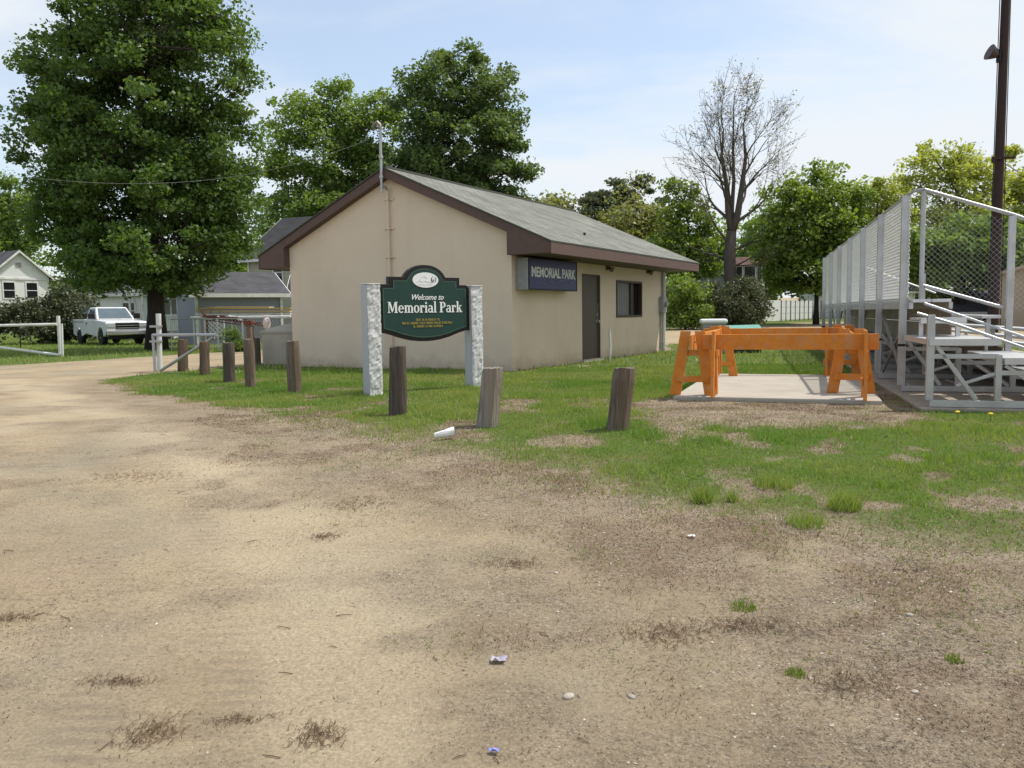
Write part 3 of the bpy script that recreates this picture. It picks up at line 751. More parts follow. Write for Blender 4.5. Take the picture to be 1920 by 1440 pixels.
tree('broadleaf_tree', 'mid green tree past the left edge of the big maple, behind the white gable house', 5, 88,
     [(10, 380, 45, 55), (-30, 420, 60, 60), (40, 420, 40, 60), (0, 470, 70, 40)], 130, 65, .36, 1.4, 'leaf_mid', 'bark_dark', .3, nprim=8)
# a further row of trees closing the horizon behind the houses and the road
far = None
for i, (px, Yf, w, lab) in enumerate(((430, 105, 110, 0), (545, 100, 80, 0), (1120, 108, 110, 0), (1390, 104, 90, 0), (1440, 98, 70, 0), (1720, 100, 120, 0), (1900, 104, 110, 0), (180, 110, 130, 0))):
    if far is None:
        far = tree('background_tree', 'dull green tree of the far row closing the horizon', px, Yf, [(px, 470, w * .6, 55), (px - w * .4, 510, w * .5, 50), (px + w * .4, 505, w * .5, 50), (px, 540, w * .8, 40)],
                   110, 70, .42, 1.7, 'leaf_mid', 'bark_dark', .3, group='far row of trees', nprim=6)
    else:
        o = copy_tree(far); b0 = at(px, 600, Yf); o.location = (b0.x, Yf, ground_z(b0.x, Yf) - .05); o.rotation_euler.z = i * 1.3; o.scale = (w / 110,) * 2 + (1 + .12 * math.sin(i * 2),)

# bare tree: several upright leaders, forking into fine twigs
def bare_tree():
    Yb = 62; b0 = at(1369, 600, Yb); base = Vector((b0.x, Yb, ground_z(b0.x, Yb) - .05))
    t = thing('bare_tree', base, 'tall leafless tree with upright grey limbs and fine twigs against the sky', 'tree')
    mb = MB(); rn = random.Random(4); tips = []
    def grow(p, d, ln, r, lev):
        n = 4; pts = [p]; rs = [r]
        for k in range(n):
            d = (d + Vector((rn.gauss(0, .09), rn.gauss(0, .09), .05 if lev < 3 else .02))).normalized()
            p = p + d * (ln / n); pts.append(p); rs.append(r * (1 - .42 * (k + 1) / n))
        mb.tube(pts, rs, 7 if lev < 2 else (4 if lev < 4 else 3), cap=False)
        tips.append((pts[-1], lev))
        if lev >= 7: return
        nb = 3 if lev < 5 else 2
        for b in range(nb):
            k = n if b == 0 else rn.choice((1, 2, 3, 3, 4)); s = pts[k]
            ang = rn.uniform(.12, .3) if b == 0 else rn.uniform(.35, .8)
            ax = Vector((rn.gauss(0, 1), rn.gauss(0, 1), 0)).normalized()
            nd = (Matrix.Rotation(ang, 3, ax) @ d).normalized()
            grow(s, nd, ln * (rn.uniform(.74, .9) if b == 0 else rn.uniform(.55, .82)), max(.013, rs[k] * (.82 if b == 0 else .58)), lev + 1)
    trunk = [base, base + Vector((.1, 0, 2.6)), base + Vector((-.1, 0, 5.2)), base + Vector((.05, 0, 7.1))]
    mb.tube(trunk, [.62, .5, .44, .36], 10)
    top = base + Vector((.05, 0, 6.9))
    lead = []
    for (pts_, r_) in (([(0, 0, 0), (-.25, .1, 2.2), (-.35, .2, 4.6), (-.75, .1, 7.2), (-.6, .2, 9.6)], .27), ([(0, 0, 0), (.45, -.1, 2.0), (.75, 0, 4.4), (.95, -.2, 7.0), (.8, 0, 9.8)], .30), ([(0, 0, 0), (.1, .3, 2.4), (.25, .4, 5), (.15, .3, 8), (.2, .4, 11.4)], .20)):
        P = [top + Vector((q[0], q[1], q[2] * .80)) for q in pts_]; mb.tube(P, [r_, r_ * .84, r_ * .66, r_ * .42, r_ * .2], 8); lead.append((P, r_))
    for (k, t_, dx, dy, dz, ln, r) in ((0, .6, -.75, .2, .75, 2.9, .13), (0, 1.3, -.45, -.6, .9, 2.7, .12), (0, 1.9, -.6, .1, .9, 2.5, .10), (0, 2.6, -.5, .4, 1, 2.2, .08), (0, 3.2, -.3, -.3, 1, 2.0, .06), (0, 4, -.1, 0, 1, 1.7, .05),
                                       (1, .5, .85, -.1, .6, 3.0, .14), (1, 1.1, .5, .6, .85, 2.8, .12), (1, 1.7, .7, -.3, .85, 2.6, .11), (1, 2.3, .55, .2, .95, 2.3, .09), (1, 3.0, .45, -.3, 1, 2.0, .07), (1, 4, .1, .1, 1, 1.7, .05),
                                       (2, 1.5, .2, .7, .9, 2.5, .10), (2, 2.2, -.3, .5, 1, 2.3, .08), (2, 3.0, .3, -.4, 1, 2.0, .06), (2, 4, 0, 0, 1, 1.6, .045), (2, 1.0, -.5, -.7, .8, 2.7, .10)):
        P, r_ = lead[k]; i_ = min(3, int(t_)); s = P[i_].lerp(P[i_ + 1], t_ - i_)
        grow(s, Vector((dx * 1.1, dy * 1.1, dz)).normalized(), ln * .74, r, 2)
    for (z0, dx, dy, dz, ln, r) in ((5.0, -.95, .2, .32, 2.7, .10), (5.6, .9, .3, .4, 2.8, .11), (6.2, -.85, -.3, .55, 2.9, .12), (4.4, .8, -.5, .45, 2.3, .08)):
        grow(base + Vector((0, 0, z0)), Vector((dx, dy, dz)).normalized(), ln * .72, r, 3)
    mb.build('trunk', 'bark_bare', t, smooth=True, fixn=False)
    P = np.array([tuple(p) for p, l in tips if l >= 5])
    P = P[rng.uniform(0, 1, len(P)) < .30]
    P = np.repeat(P, 3, 0) + rng.normal(0, .22, (len(P) * 3, 3))
    np_mesh('crown', leaf_quads(P, .10), 4, 'leaf_bud', t, rng.uniform(0, 1, len(P)))
    return t
bare_tree()

def bush(name, label, px, Y, bl, ncl, per, size, clr, mleaf, group=None):
    return tree(name, label, px, Y, bl, ncl, per, size, clr, mleaf, 'bark_dark', .07, group, topfrac=.75, shell=.35, flat=.8, up=.35, nprim=10, cat='shrub', twig=.012, lo=.03)
bush('shrub', 'bright green shrub just past the far corner of the hut', 1285, 56, [(1270, 560, 40, 45), (1310, 575, 36, 40), (1250, 580, 24, 35), (1290, 590, 45, 22)], 130, 75, .16, .62, 'leaf_bright')
bush('lilac_bush', 'large dark rounded lilac bush with dull flower heads left of the fence', 1385, 57, [(1370, 560, 45, 45), (1410, 565, 36, 42), (1340, 585, 35, 28), (1390, 590, 52, 24)], 170, 80, .15, .6, 'leaf_lilac')
bush('lilac_bush', 'wide dark lilac bush with pale purple blooms beside the white pickup', 110, 45, [(125, 578, 50, 40), (60, 595, 50, 34), (160, 600, 28, 36), (10, 605, 40, 30), (100, 615, 80, 24), (-50, 600, 60, 34)], 230, 85, .13, .55, 'leaf_lilac')
bush('vine_clump', 'leafy vine clump growing up the wire fence behind the bollards', 437, 31, [(437, 640, 14, 22), (430, 622, 8, 14), (447, 655, 22, 16), (470, 650, 16, 14)], 46, 45, .085, .24, 'leaf_mid')
# ------------------------------------------------------------------ the concession hut
def lettering(body, size, m, parent, P0, dx, dz, nn, align='CENTER', bold=0.0, shear=0.0, sx=1.0, depth=.006, name='lettering'):
    cu_ = bpy.data.curves.new('lettering', 'FONT'); cu_.body = body; cu_.size = size; cu_.align_x = align; cu_.align_y = 'BOTTOM_BASELINE'
    cu_.offset = bold; cu_.shear = shear; cu_.extrude = depth / 2; cu_.resolution_u = 3
    o = bpy.data.objects.new('lettering_tmp', cu_); COL.objects.link(o)
    bpy.context.view_layer.update()
    me_ = bpy.data.meshes.new_from_object(o.evaluated_get(bpy.context.evaluated_depsgraph_get()))
    bpy.data.objects.remove(o); bpy.data.curves.remove(cu_)
    org = ORG.get(parent.name, Vector((0, 0, 0)))
    for v in me_.vertices:
        v.co = P0 + dx * (v.co.x * sx) + dz * v.co.y + nn * (v.co.z + depth / 2) - org
    me_.materials.clear(); me_.materials.append(M[m])
    o = bpy.data.objects.new(name, me_); COL.objects.link(o); o.parent = parent; ORG[o.name] = org
    return o

hut = thing('concession_hut', HT(-HX, 4.8, 0), 'tan stucco park hut with brown trim and a grey shingled gable roof', 'hut')
nR = HT(1, 0, 0) - HT(0, 0, 0); nU = HT(0, 1, 0) - HT(0, 0, 0)
def rw(u, v, off=0.0):
    p = on_plane(u, v, HT(off, 0, 0), nR); q = p - HT(0, 0, 0)
    return q.dot(nU), p.z
APX, EAV, OVR, OVL, FO = 4.64, 2.74, 1.05, .86, .20
slope = (APX - EAV) / (HX + OVR)
def roof_z(x): return APX - slope * abs(x + HX)
dy0, dz1 = rw(1091, 513); dy1, _ = rw(1124.5, 513); dz0 = .06
wy0, wz1 = rw(1155, 525); wy1, wz0 = rw(1203, 594)
def grid_wall(mb, a0, a1, z0, z1, holes, plane, depth):
    """wall in x = plane with rectangular holes and reveals going inward."""
    ys = sorted({a0, a1, *[h[0] for h in holes], *[h[1] for h in holes]}); zs = sorted({z0, z1, *[h[2] for h in holes], *[h[3] for h in holes]})
    for i in range(len(ys) - 1):
        for j in range(len(zs) - 1):
            c = ((ys[i] + ys[i + 1]) / 2, (zs[j] + zs[j + 1]) / 2)
            if any(h[0] < c[0] < h[1] and h[2] < c[1] < h[3] for h in holes): continue
            mb.quad((plane, ys[i], zs[j]), (plane, ys[i + 1], zs[j]), (plane, ys[i + 1], zs[j + 1]), (plane, ys[i], zs[j + 1]))
    for h in holes:
        p, q = plane, plane - depth
        mb.quad((p, h[0], h[2]), (q, h[0], h[2]), (q, h[0], h[3]), (p, h[0], h[3])); mb.quad((p, h[1], h[2]), (q, h[1], h[2]), (q, h[1], h[3]), (p, h[1], h[3]))
        mb.quad((p, h[0], h[3]), (q, h[0], h[3]), (q, h[1], h[3]), (p, h[1], h[3])); mb.quad((p, h[0], h[2]), (q, h[0], h[2]), (q, h[1], h[2]), (p, h[1], h[2]))
mb = MB(HT)
hz = roof_z(0) - .15
def gable(yy): return [(0, yy, -.1), (0, yy, hz), (-HX, yy, APX - .15), (-HW, yy, hz), (-HW, yy, -.1)]
mb.add(gable(0), [(0, 1, 2, 3, 4)]); mb.add(gable(HL), [(0, 1, 2, 3, 4)])
mb.quad((-HW, 0, -.1), (-HW, HL, -.1), (-HW, HL, hz), (-HW, 0, hz))
grid_wall(mb, 0, HL, -.1, hz, [(dy0, dy1, dz0, dz1), (wy0, wy1, wz0, wz1)], 0, .12)
mb.build('wall', 'stucco', hut, fixn=False)
# roof planes
roof = None
mb = MB(HT)
for sgn in (1, -1):
    ov_ = OVR if sgn == 1 else OVL
    xa, xe = -HX, -HX + sgn * (HX + ov_ + .03); ze = APX - slope * (HX + ov_ + .03)
    ln = math.hypot(xe - xa, APX - ze)
    mb.quad((xa, -FO - .03, APX + .035), (xa, HL + FO + .03, APX + .035), (xe, HL + FO + .03, ze + .035), (xe, -FO - .03, ze + .035),
            uv=[(0, ln), (HL + .46, ln), (HL + .46, 0), (0, 0)])
    n_ = len(mb.f)
    mb.quad((xa, -FO - .03, APX + .035), (xe, -FO - .03, ze + .035), (xe, -FO - .03, ze + .004), (xa, -FO - .03, APX + .004), uv=[(0, 0)] * 4)
    mb.quad((xa, HL + FO + .03, APX + .035), (xe, HL + FO + .03, ze + .035), (xe, HL + FO + .03, ze + .004), (xa, HL + FO + .03, APX + .004), uv=[(0, 0)] * 4)
    mb.quad((xe, -FO - .03, ze + .035), (xe, HL + FO + .03, ze + .035), (xe, HL + FO + .03, ze + .004), (xe, -FO - .03, ze + .004), uv=[(0, 0)] * 4)
roof = mb.build('roof', 'roof_main', hut)
mb = MB(HT); mb.box(-HX - .09, -HX + .09, -FO - .02, HL + FO + .02, APX + .0, APX + .052); mb.build('ridge_cap', 'roof_main', roof)
# small roof vent
vy, vx = 2.1, -.55
p = on_plane(1096, 441, HT(-HX, 0, APX + .035), (nR * slope + Vector((0, 0, 1))).normalized()) - HT(0, 0, 0)
mb = MB(HT); a_, b_ = p.dot(nR), p.dot(nU)
mb.tube([(a_, b_, roof_z(a_)), (a_, b_, roof_z(a_) + .10)], [.035, .03], 10); mb.build('roof_vent', 'black', roof)
# boxed eaves with the barge board returned at both gables
for sgn in (1, -1):
    mb = MB(HT)
    X_ = lambda x: x if sgn == 1 else -HW - x
    ov_ = OVR if sgn == 1 else OVL; ev_ = roof_z(ov_)
    prof = [(-HX, APX), (ov_, ev_), (ov_, 2.51), (.005, 2.51), (.005, roof_z(0) - .21), (-HX, APX - .21)]
    mb.prism([(X_(x), -FO, z) for x, z in prof], HT(0, HL + 2 * FO, 0) - HT(0, 0, 0)) if False else None
    P = [(X_(x), -FO, z) for x, z in prof] + [(X_(x), HL + FO, z) for x, z in prof]
    n = 6
    mb.add(P, [tuple(range(n)), tuple(range(2 * n - 1, n - 1, -1))] + [(i, (i + 1) % n, (i + 1) % n + n, i + n) for i in range(n)])
    mb.build('eave_trim', 'brown_trim', hut)
    mb = MB(HT)      # fascia board standing proud of the boxed eave, two boards butted
    for ya, yb in ((-FO - .012, 4.9), (4.903, HL + FO + .012)):
        x0, x1 = (OVR + .002, OVR + .022) if sgn == 1 else (-HW - OVL - .022, -HW - OVL - .002)
        mb.box(x0, x1, ya, yb, 2.49, ev_ - .01)
    mb.build('fascia_board', 'brown_trim', hut, bevel=.004)
# door, window
mb = MB(HT); mb.box(-.085, -.045, dy0 + .03, dy1 - .03, dz0 + .01, dz1 - .03); door = mb.build('door', 'door_brown', hut)
mb = MB(HT)
for q in ((dy0, dy0 + .035, dz0, dz1), (dy1 - .035, dy1, dz0, dz1), (dy0 + .035, dy1 - .035, dz1 - .035, dz1)): mb.box(-.10, .012, *q)
mb.build('frame', 'door_brown', door)
mb = MB(HT); [ (lambda q: q.box(-.047, -.030, dy0 + .03, dy0 + .055, zz_, zz_ + .11) or q.build('hinge', 'galv', door))(MB(HT)) for zz_ in (.3, 1.1, 1.9) ]; mb = MB(HT); hy = dy1 - .12; mb.lathe([(.02, 0), (.045, .0), (.045, .01), (.02, .012), (.02, .05), (.035, .06), (.038, .085), (.02, .1)], 12, (0, 0, 0))
def knob_T(z):
    return lambda x, y, z_: HT(-.045 + z_, hy + x, z + y)
mb.T = knob_T(1.02); mb.v = []; mb.f = []
mb.lathe([(.045, 0), (.045, .01), (.018, .012), (.018, .05), (.035, .06), (.038, .085), (.02, .1)], 12); mb.T = knob_T(1.2); mb.lathe([(.03, 0), (.03, .02), (.01, .025)], 12)
mb.T = HT; mb.box(-.044, -.036, dy1 - .075, dy1 - .035, 1.0, 1.5)
mb.build('handle', 'galv', door, smooth='auto')
mb = MB(HT); mb.box(-.05, .10, dy0 - .1, dy1 + .1, -.08, .058); mb.build('door_step', 'concrete', hut, bevel=.01)
ym = wy0 + (wy1 - wy0) * .60
mb = MB(HT)
for q in ((wy0, wy0 + .06, wz0, wz1), (wy1 - .06, wy1, wz0, wz1), (wy0 + .06, wy1 - .06, wz1 - .06, wz1), (wy0 + .06, wy1 - .06, wz0, wz0 + .06)): mb.box(-.10, .025, *q)
mb.box(-.10, -.02, ym - .02, ym + .02, wz0 + .06, wz1 - .06)
win = mb.build('window', 'window_brown', hut, bevel=.004)
mb = MB(HT); mb.box(-.085, -.075, wy0 + .06, ym - .02, wz0 + .06, wz1 - .06)
for k in range(1, 6):
    yk = wy0 + .06 + (ym - wy0 - .08) * k / 6; mb.box(-.075, -.070, yk - .004, yk + .004, wz0 + .06, wz1 - .06)
tag(mb.build('shutter', 'blind_grey', win), 'grey roll-down panel closing the left part of the window')
mb = MB(HT); mb.box(-.112, -.106, ym + .02, wy1 - .06, wz0 + .06, wz1 - .06); mb.build('pane', 'glass_dark', win)
# soffit lamps, electric meter and its conduits
for u, v in ((1141, 501), (1216, 508)):
    y_, z_ = rw(u, v, .05); mb = MB(HT)
    mb.box(.0, .05, y_ - .07, y_ + .07, z_ - .07, z_ + .07); mb.tube([(.05, y_, z_), (.10, y_ - .03, z_ - .04), (.17, y_ - .05, z_ - .07)], [.03, .045, .07], 10); mb.tube([(.05, y_, z_), (.10, y_ + .03, z_ - .04), (.17, y_ + .05, z_ - .07)], [.03, .045, .07], 10)
    mb.build('wall_lamp', 'wood_brown', hut)
y_, zt = rw(1233, 556); y2, zb = rw(1241, 586); mb = MB(HT)
mb.box(0, .16, y_ + .1, y_ + .42, zb, zt); mb.tube([(.16, y_ + .26, (zt + zb) / 2), (.24, y_ + .26, (zt + zb) / 2)], .08, 14); mtr = mb.build('meter_box', 'grey_paint', hut, bevel=.01)
mb = MB(HT); mb.tube([(.04, y_ + .2, zb), (.04, y_ + .2, 0)], .03, 8); mb.tube([(.04, y_ + .34, zt), (.04, y_ + .34, 2.5)], .025, 8); mb.build('conduit', 'grey_paint', mtr)
mb = MB(HT); mb.tube([(.05, HL - .1, 0), (.05, HL - .1, 2.5)], .045, 10); mb.box(.0, .05, HL - .17, HL - .03, 1.2, 1.24); mb.box(.0, .05, HL - .17, HL - .03, .3, .34); mb.build('downpipe', 'white_paint', hut)
# electric mast on the front gable: pipe up the wall, through the rake, weatherhead above the ridge
nG = nU * -1
def gw_(u, v, off=.07):
    p = on_plane(u, v, HT(0, -off, 0), nG); return (p - HT(0, 0, 0)).dot(nR), p.z
mx_, _ = gw_(729, 470); mx_ = mx_
mb = MB(HT); mb.tube([(mx_, -.07, 0), (mx_, -.07, APX - .45)], .032, 10)
for v in (373, 428, 482, 560):
    _, z_ = gw_(731, v); mb.box(mx_ - .14, mx_ + .14, -.036, -.002, z_ - .016, z_ + .016); mb.box(mx_ - .045, mx_ + .045, -.115, -.036, z_ - .02, z_ + .02)
mast = mb.build('conduit', 'stucco', hut, smooth='auto')
_, zt = gw_(719, 240, .26)
mb = MB(HT); mb.tube([(mx_, -.27, APX - .55), (mx_, -.27, zt)], .032, 12); mb.tube([(mx_, -.07, APX - .47), (mx_, -.13, APX - .42), (mx_, -.22, APX - .42), (mx_, -.27, APX - .36)], .034, 10)
for z_ in (APX - .2, APX + .25): mb.tube([(mx_, -.27, z_ - .03), (mx_, -.27, z_ + .03)], .052, 12)
mb.build('mast', 'galv', mast, smooth='auto')
mb = MB(HT); mb.tube([(mx_, -.27, zt - .02), (mx_, -.27, zt + .07), (mx_ - .06, -.28, zt + .14), (mx_ - .15, -.29, zt + .10), (mx_ - .19, -.30, zt + .03)], [.043, .046, .045, .042, .038], 10)
mb.build('weatherhead', 'alu_old_shaded', mast, smooth='auto')
WH = HT(mx_ - .19, -.30, zt + .02)
# service wire from the mast off to the left
q_ = np.polyfit([718, 508, 258, 82, -200], [250, 318, 345, 335, 290], 3)
w0 = at(718, float(np.polyval(q_, 718)), WH.y)
mb = MB(); pts = []
for k in range(41):
    u_ = 712 - (712 + 400) * k / 40; pts.append(at(u_, float(np.polyval(q_, u_)), WH.y + (34 - WH.y) * k / 40))
pts[0] = WH
mb.tube(pts, .0045, 5)
tag(mb.build('service_wire', 'grey_paint', None, smooth=True), 'thin overhead wire sagging from the roof mast across the maple', 'wire')
# lit box sign on the long wall
lb = thing('box_sign', HT(.16, 1.2, 1.8), 'navy box sign reading MEMORIAL PARK under the hut eave', 'sign')
y0 = .17; y1, _ = rw(1081, 520, .32); zb_ = rw(1000, 543, .32)[1]; zt_ = 2.46
mb = MB(HT); mb.box(.004, .315, y0, y1, zb_, zt_); mb.build('case', 'grey_paint', lb, bevel=.008)
mb = MB(HT)
for k in range(7): mb.box(.03 + k * .038, .045 + k * .038, y0 - .012, y0 - .001, zb_ + .03, zt_ - .03)
mb.build('side_ribs', 'grey_paint', lb)
mb = MB(HT); mb.box(.316, .328, y0 + .02, y1 - .02, zb_ + .02, zt_ - .02); face = mb.build('face', 'navy', lb)
mb = MB(HT)
for q in ((y0, y1, zt_ - .02, zt_ + .004), (y0, y1, zb_ - .004, zb_ + .02)): mb.box(.312, .336, *q)
for q in ((y0 - .003, y0 + .02), (y1 - .02, y1 + .003)): mb.box(.312, .336, *q, zb_ + .02, zt_ - .02)
mb.build('frame', 'black', lb)
fw = y1 - y0
hgt_ = zt_ - zb_
t1 = lettering('MEMORIAL PARK', .30, 'sign_text_grey', face, HT(.3285, (y0 + y1) / 2, zb_ + hgt_ * .42), nU, Vector((0, 0, 1)), nR, bold=.008, sx=1.0)
xs = [v.co.dot(nU) for v in t1.data.vertices]; k_ = (fw * .91) / (max(xs) - min(xs))
c_ = sum((max(xs), min(xs))) / 2
for v in t1.data.vertices: v.co += nU * ((v.co.dot(nU) - c_) * (k_ - 1))
def scribble(name, m, parent, P0, dx, dz, nn, words, h, lw, seed, th=.003):
    """worn, unreadable small letters: words as runs of little upright and slanting strokes."""
    rn = random.Random(seed); mb = MB(); x = -sum(w * lw for w in words) / 2 - (len(words) - 1) * lw * .4
    for w in words:
        for c in range(w):
            k = rn.randrange(4); a = P0 + dx * (x + lw * .12); b = P0 + dx * (x + lw * .75)
            def st(p, q, t=lw * .2): mb.bar(p + nn * th, q + nn * th, t, th * 1.6, up=nn)
            st(a, a + dz * h)
            if k != 1: st(b, b + dz * h)
            if k in (0, 2): st(a + dz * h * .92, b + dz * h * .92, h * .15)
            if k in (1, 2): st(a + dz * h * .08, b + dz * h * .08, h * .15)
            if k == 3: st(a + dz * h * .5, b + dz * h * .5, h * .15)
            x += lw
        x += lw * .8
    return mb.build(name, m, parent)
scribble('small_lettering', 'sign_text_dim', face, HT(.3285, (y0 + y1) / 2, zb_ + hgt_ * .20), nU, Vector((0, 0, 1)), nR, [9, 5, 10, 3], .10, fw * .80 / 29.4, 3)

# white vent stake standing by the door
p = hit(1143, 679)
mb = MB(); mb.tube([p, p + Vector((.02, 0, .35)), p + Vector((.01, .02, .85))], [.03, .03, .028], 10); mb.box(p.x - .02, p.x + .035, p.y - .03, p.y + .03, p.z + .80, p.z + .86)
tag(mb.build('stake', 'white_paint', None, smooth='auto'), 'short pale stake standing against the hut beside the brown door', 'stake')

# ------------------------------------------------------------------ welcome sign between granite posts
gl = at(700, 743, 12.9); gr = at(890, 725, 14.1)
gl.z = ground_z(gl.x, gl.y); gr.z = ground_z(gr.x, gr.y)
sd = Vector((gr.x - gl.x, gr.y - gl.y, 0)); slen = sd.length; sd.normalize(); sn = Vector((sd.y, -sd.x, 0)); UP = Vector((0, 0, 1))
if sn.y > 0: sn = -sn
sign = thing('welcome_sign', (gl + gr) / 2, 'dark green welcome sign hung between two rough granite posts', 'sign')
def granite(name, P, zt):
    def T(x, y, z): return P + sd * x + sn * y + UP * z
    mb = MB(T); w = .115; nz_ = 46; nx_ = 7; rn = random.Random(hash(name) % 99 + int(P.x * 10))
    zs = [(-.15 + (zt + .15) * k / nz_) for k in range(nz_ + 1)]
    g = {}
    V = []
    for i, z in enumerate(zs):
        for j in range(nx_ + 1):
            edge = j in (0, nx_)
            d = rn.gauss(0, .0045) + .010 * (vnoise(np.array([j * .6 + P.x * 9]), np.array([i * .35]), 5)[0] - .5) * 2
            V.append((-w + 2 * w * j / nx_ + (rn.gauss(0, .004) if edge else 0), w + (d if not edge else d * .5 - .008), z + rn.gauss(0, .004)))
    F = [(i * (nx_ + 1) + j, i * (nx_ + 1) + j + 1, (i + 1) * (nx_ + 1) + j + 1, (i + 1) * (nx_ + 1) + j) for i in range(nz_) for j in range(nx_)]
    mb.add(V, F)
    front = mb.build('post', 'granite', sign, fixn=False)
    mb = MB(T); mb.box(-w + .002, w - .002, -w, w - .02, -.15, zt - .005)
    mb.build('smooth_face', 'granite_smooth', front, bevel=.008)
    mb = MB(T); mb.box(-w - .002, w + .002, -w - .004, w + .010, zt - .002, zt + .012); mb.build('cap_face', 'granite', front, bevel=.008)
granite('l', gl, at(700, 533, 12.9).z - gl.z); granite('r', gr, at(890, 537, 14.1).z - gr.z)
c0 = (gl + gr) / 2; pc = at(795, 570, 13.5)
# shape of the board, in units of the photographed outline (y down), mirrored about its centre
kx, kz = (slen - .23) / 1510, .00099
def sp(px_, py_, off=0.0):
    z_ = at(795, 490 + py_ / 9, 13.5).z
    return Vector((c0.x, c0.y, 0)) + sd * (px_ * kx) + sn * off + UP * z_
half = [(0, 62), (60, 64), (130, 78), (200, 108), (262, 150), (310, 205), (345, 268), (590, 268), (590, 395), (705, 395), (755, 445), (755, 1180), (690, 1184), (560, 1222), (400, 1282), (240, 1325), (100, 1344), (0, 1347)]
outline = half + [(-x, y) for x, y in half[::-1][1:-1]]
def inset(pts, d):
    bmx = []
    n = len(pts)
    for i in range(n):
        p0, p1, p2 = Vector(pts[i - 1]), Vector(pts[i]), Vector(pts[(i + 1) % n])
        e1 = (p1 - p0).normalized(); e2 = (p2 - p1).normalized()
        n1 = Vector((-e1.y, e1.x)); n2 = Vector((-e2.y, e2.x)); b = (n1 + n2)
        if b.length < 1e-6: b = n1
        b.normalize(); q = p1 + b * (d / max(.35, b.dot(n1))); bmx.append((q.x, q.y))
    return bmx
area = sum(outline[i - 1][0] * outline[i][1] - outline[i][0] * outline[i - 1][1] for i in range(len(outline)))
sg = 1 if area > 0 else -1
mb = MB(); mb.prism([sp(x, y, .045) for x, y in outline], -sn * .09); panel = mb.build('panel', 'sign_border', sign, bevel=.006)
in1 = inset(outline, 62 * sg)
mb = MB(); mb.prism([sp(x, y, .048) for x, y in in1], sn * .006); fld = mb.build('field', 'sign_green', panel)
in2 = inset(outline, 80 * sg)
mb = MB(); n = len(in1)
V = [sp(x, y, .0555) for x, y in in1] + [sp(x, y, .0555) for x, y in in2]
mb.add([tuple(p) for p in V], [(i, (i + 1) % n, (i + 1) % n + n, i + n) for i in range(n)]); mb.build('edge_line', 'sign_line', fld, fixn=False)
ov = [(215 * math.cos(t), 318 + 128 * math.sin(t)) for t in np.linspace(0, 2 * math.pi, 33)[:-1]]
mb = MB(); mb.prism([sp(x, y, .055) for x, y in ov], sn * .006); emb = mb.build('emblem', 'sign_white', panel)
# emblem: pale flourish, a line of tiny script and a dark curled leaf
mb = MB()
mb.tube([sp(x, y, .0615) for x, y in ((-150, 355), (-100, 330), (-60, 350), (-10, 335), (40, 352), (90, 345), (150, 352))], .0035, 4)
mb.tube([sp(x, y, .0615) for x, y in ((-120, 392), (-40, 395), (40, 392), (110, 394))], .003, 4)
mb.tube([sp(x, y, .0615) for x, y in ((-110, 330), (-70, 270), (-20, 255), (20, 290))], .003, 4)
mb.build('flourish', 'emblem_pale', emb)
mb = MB(); mb.tube([sp(x, y, .0615) for x, y in ((125, 250), (100, 285), (98, 325), (125, 340), (142, 318), (128, 300))], [.003, .008, .011, .009, .006, .003], 6)
mb.tube([sp(x, y, .0615) for x, y in ((150, 262), (172, 290), (168, 330), (150, 350))], [.002, .006, .007, .002], 6); mb.build('leaf_mark', 'emblem_dark', emb)
lettering('Welcome to', .125, 'sign_white', panel, sp(18, 650, .055), sd, UP, sn, bold=.001, shear=.42, sx=.98)

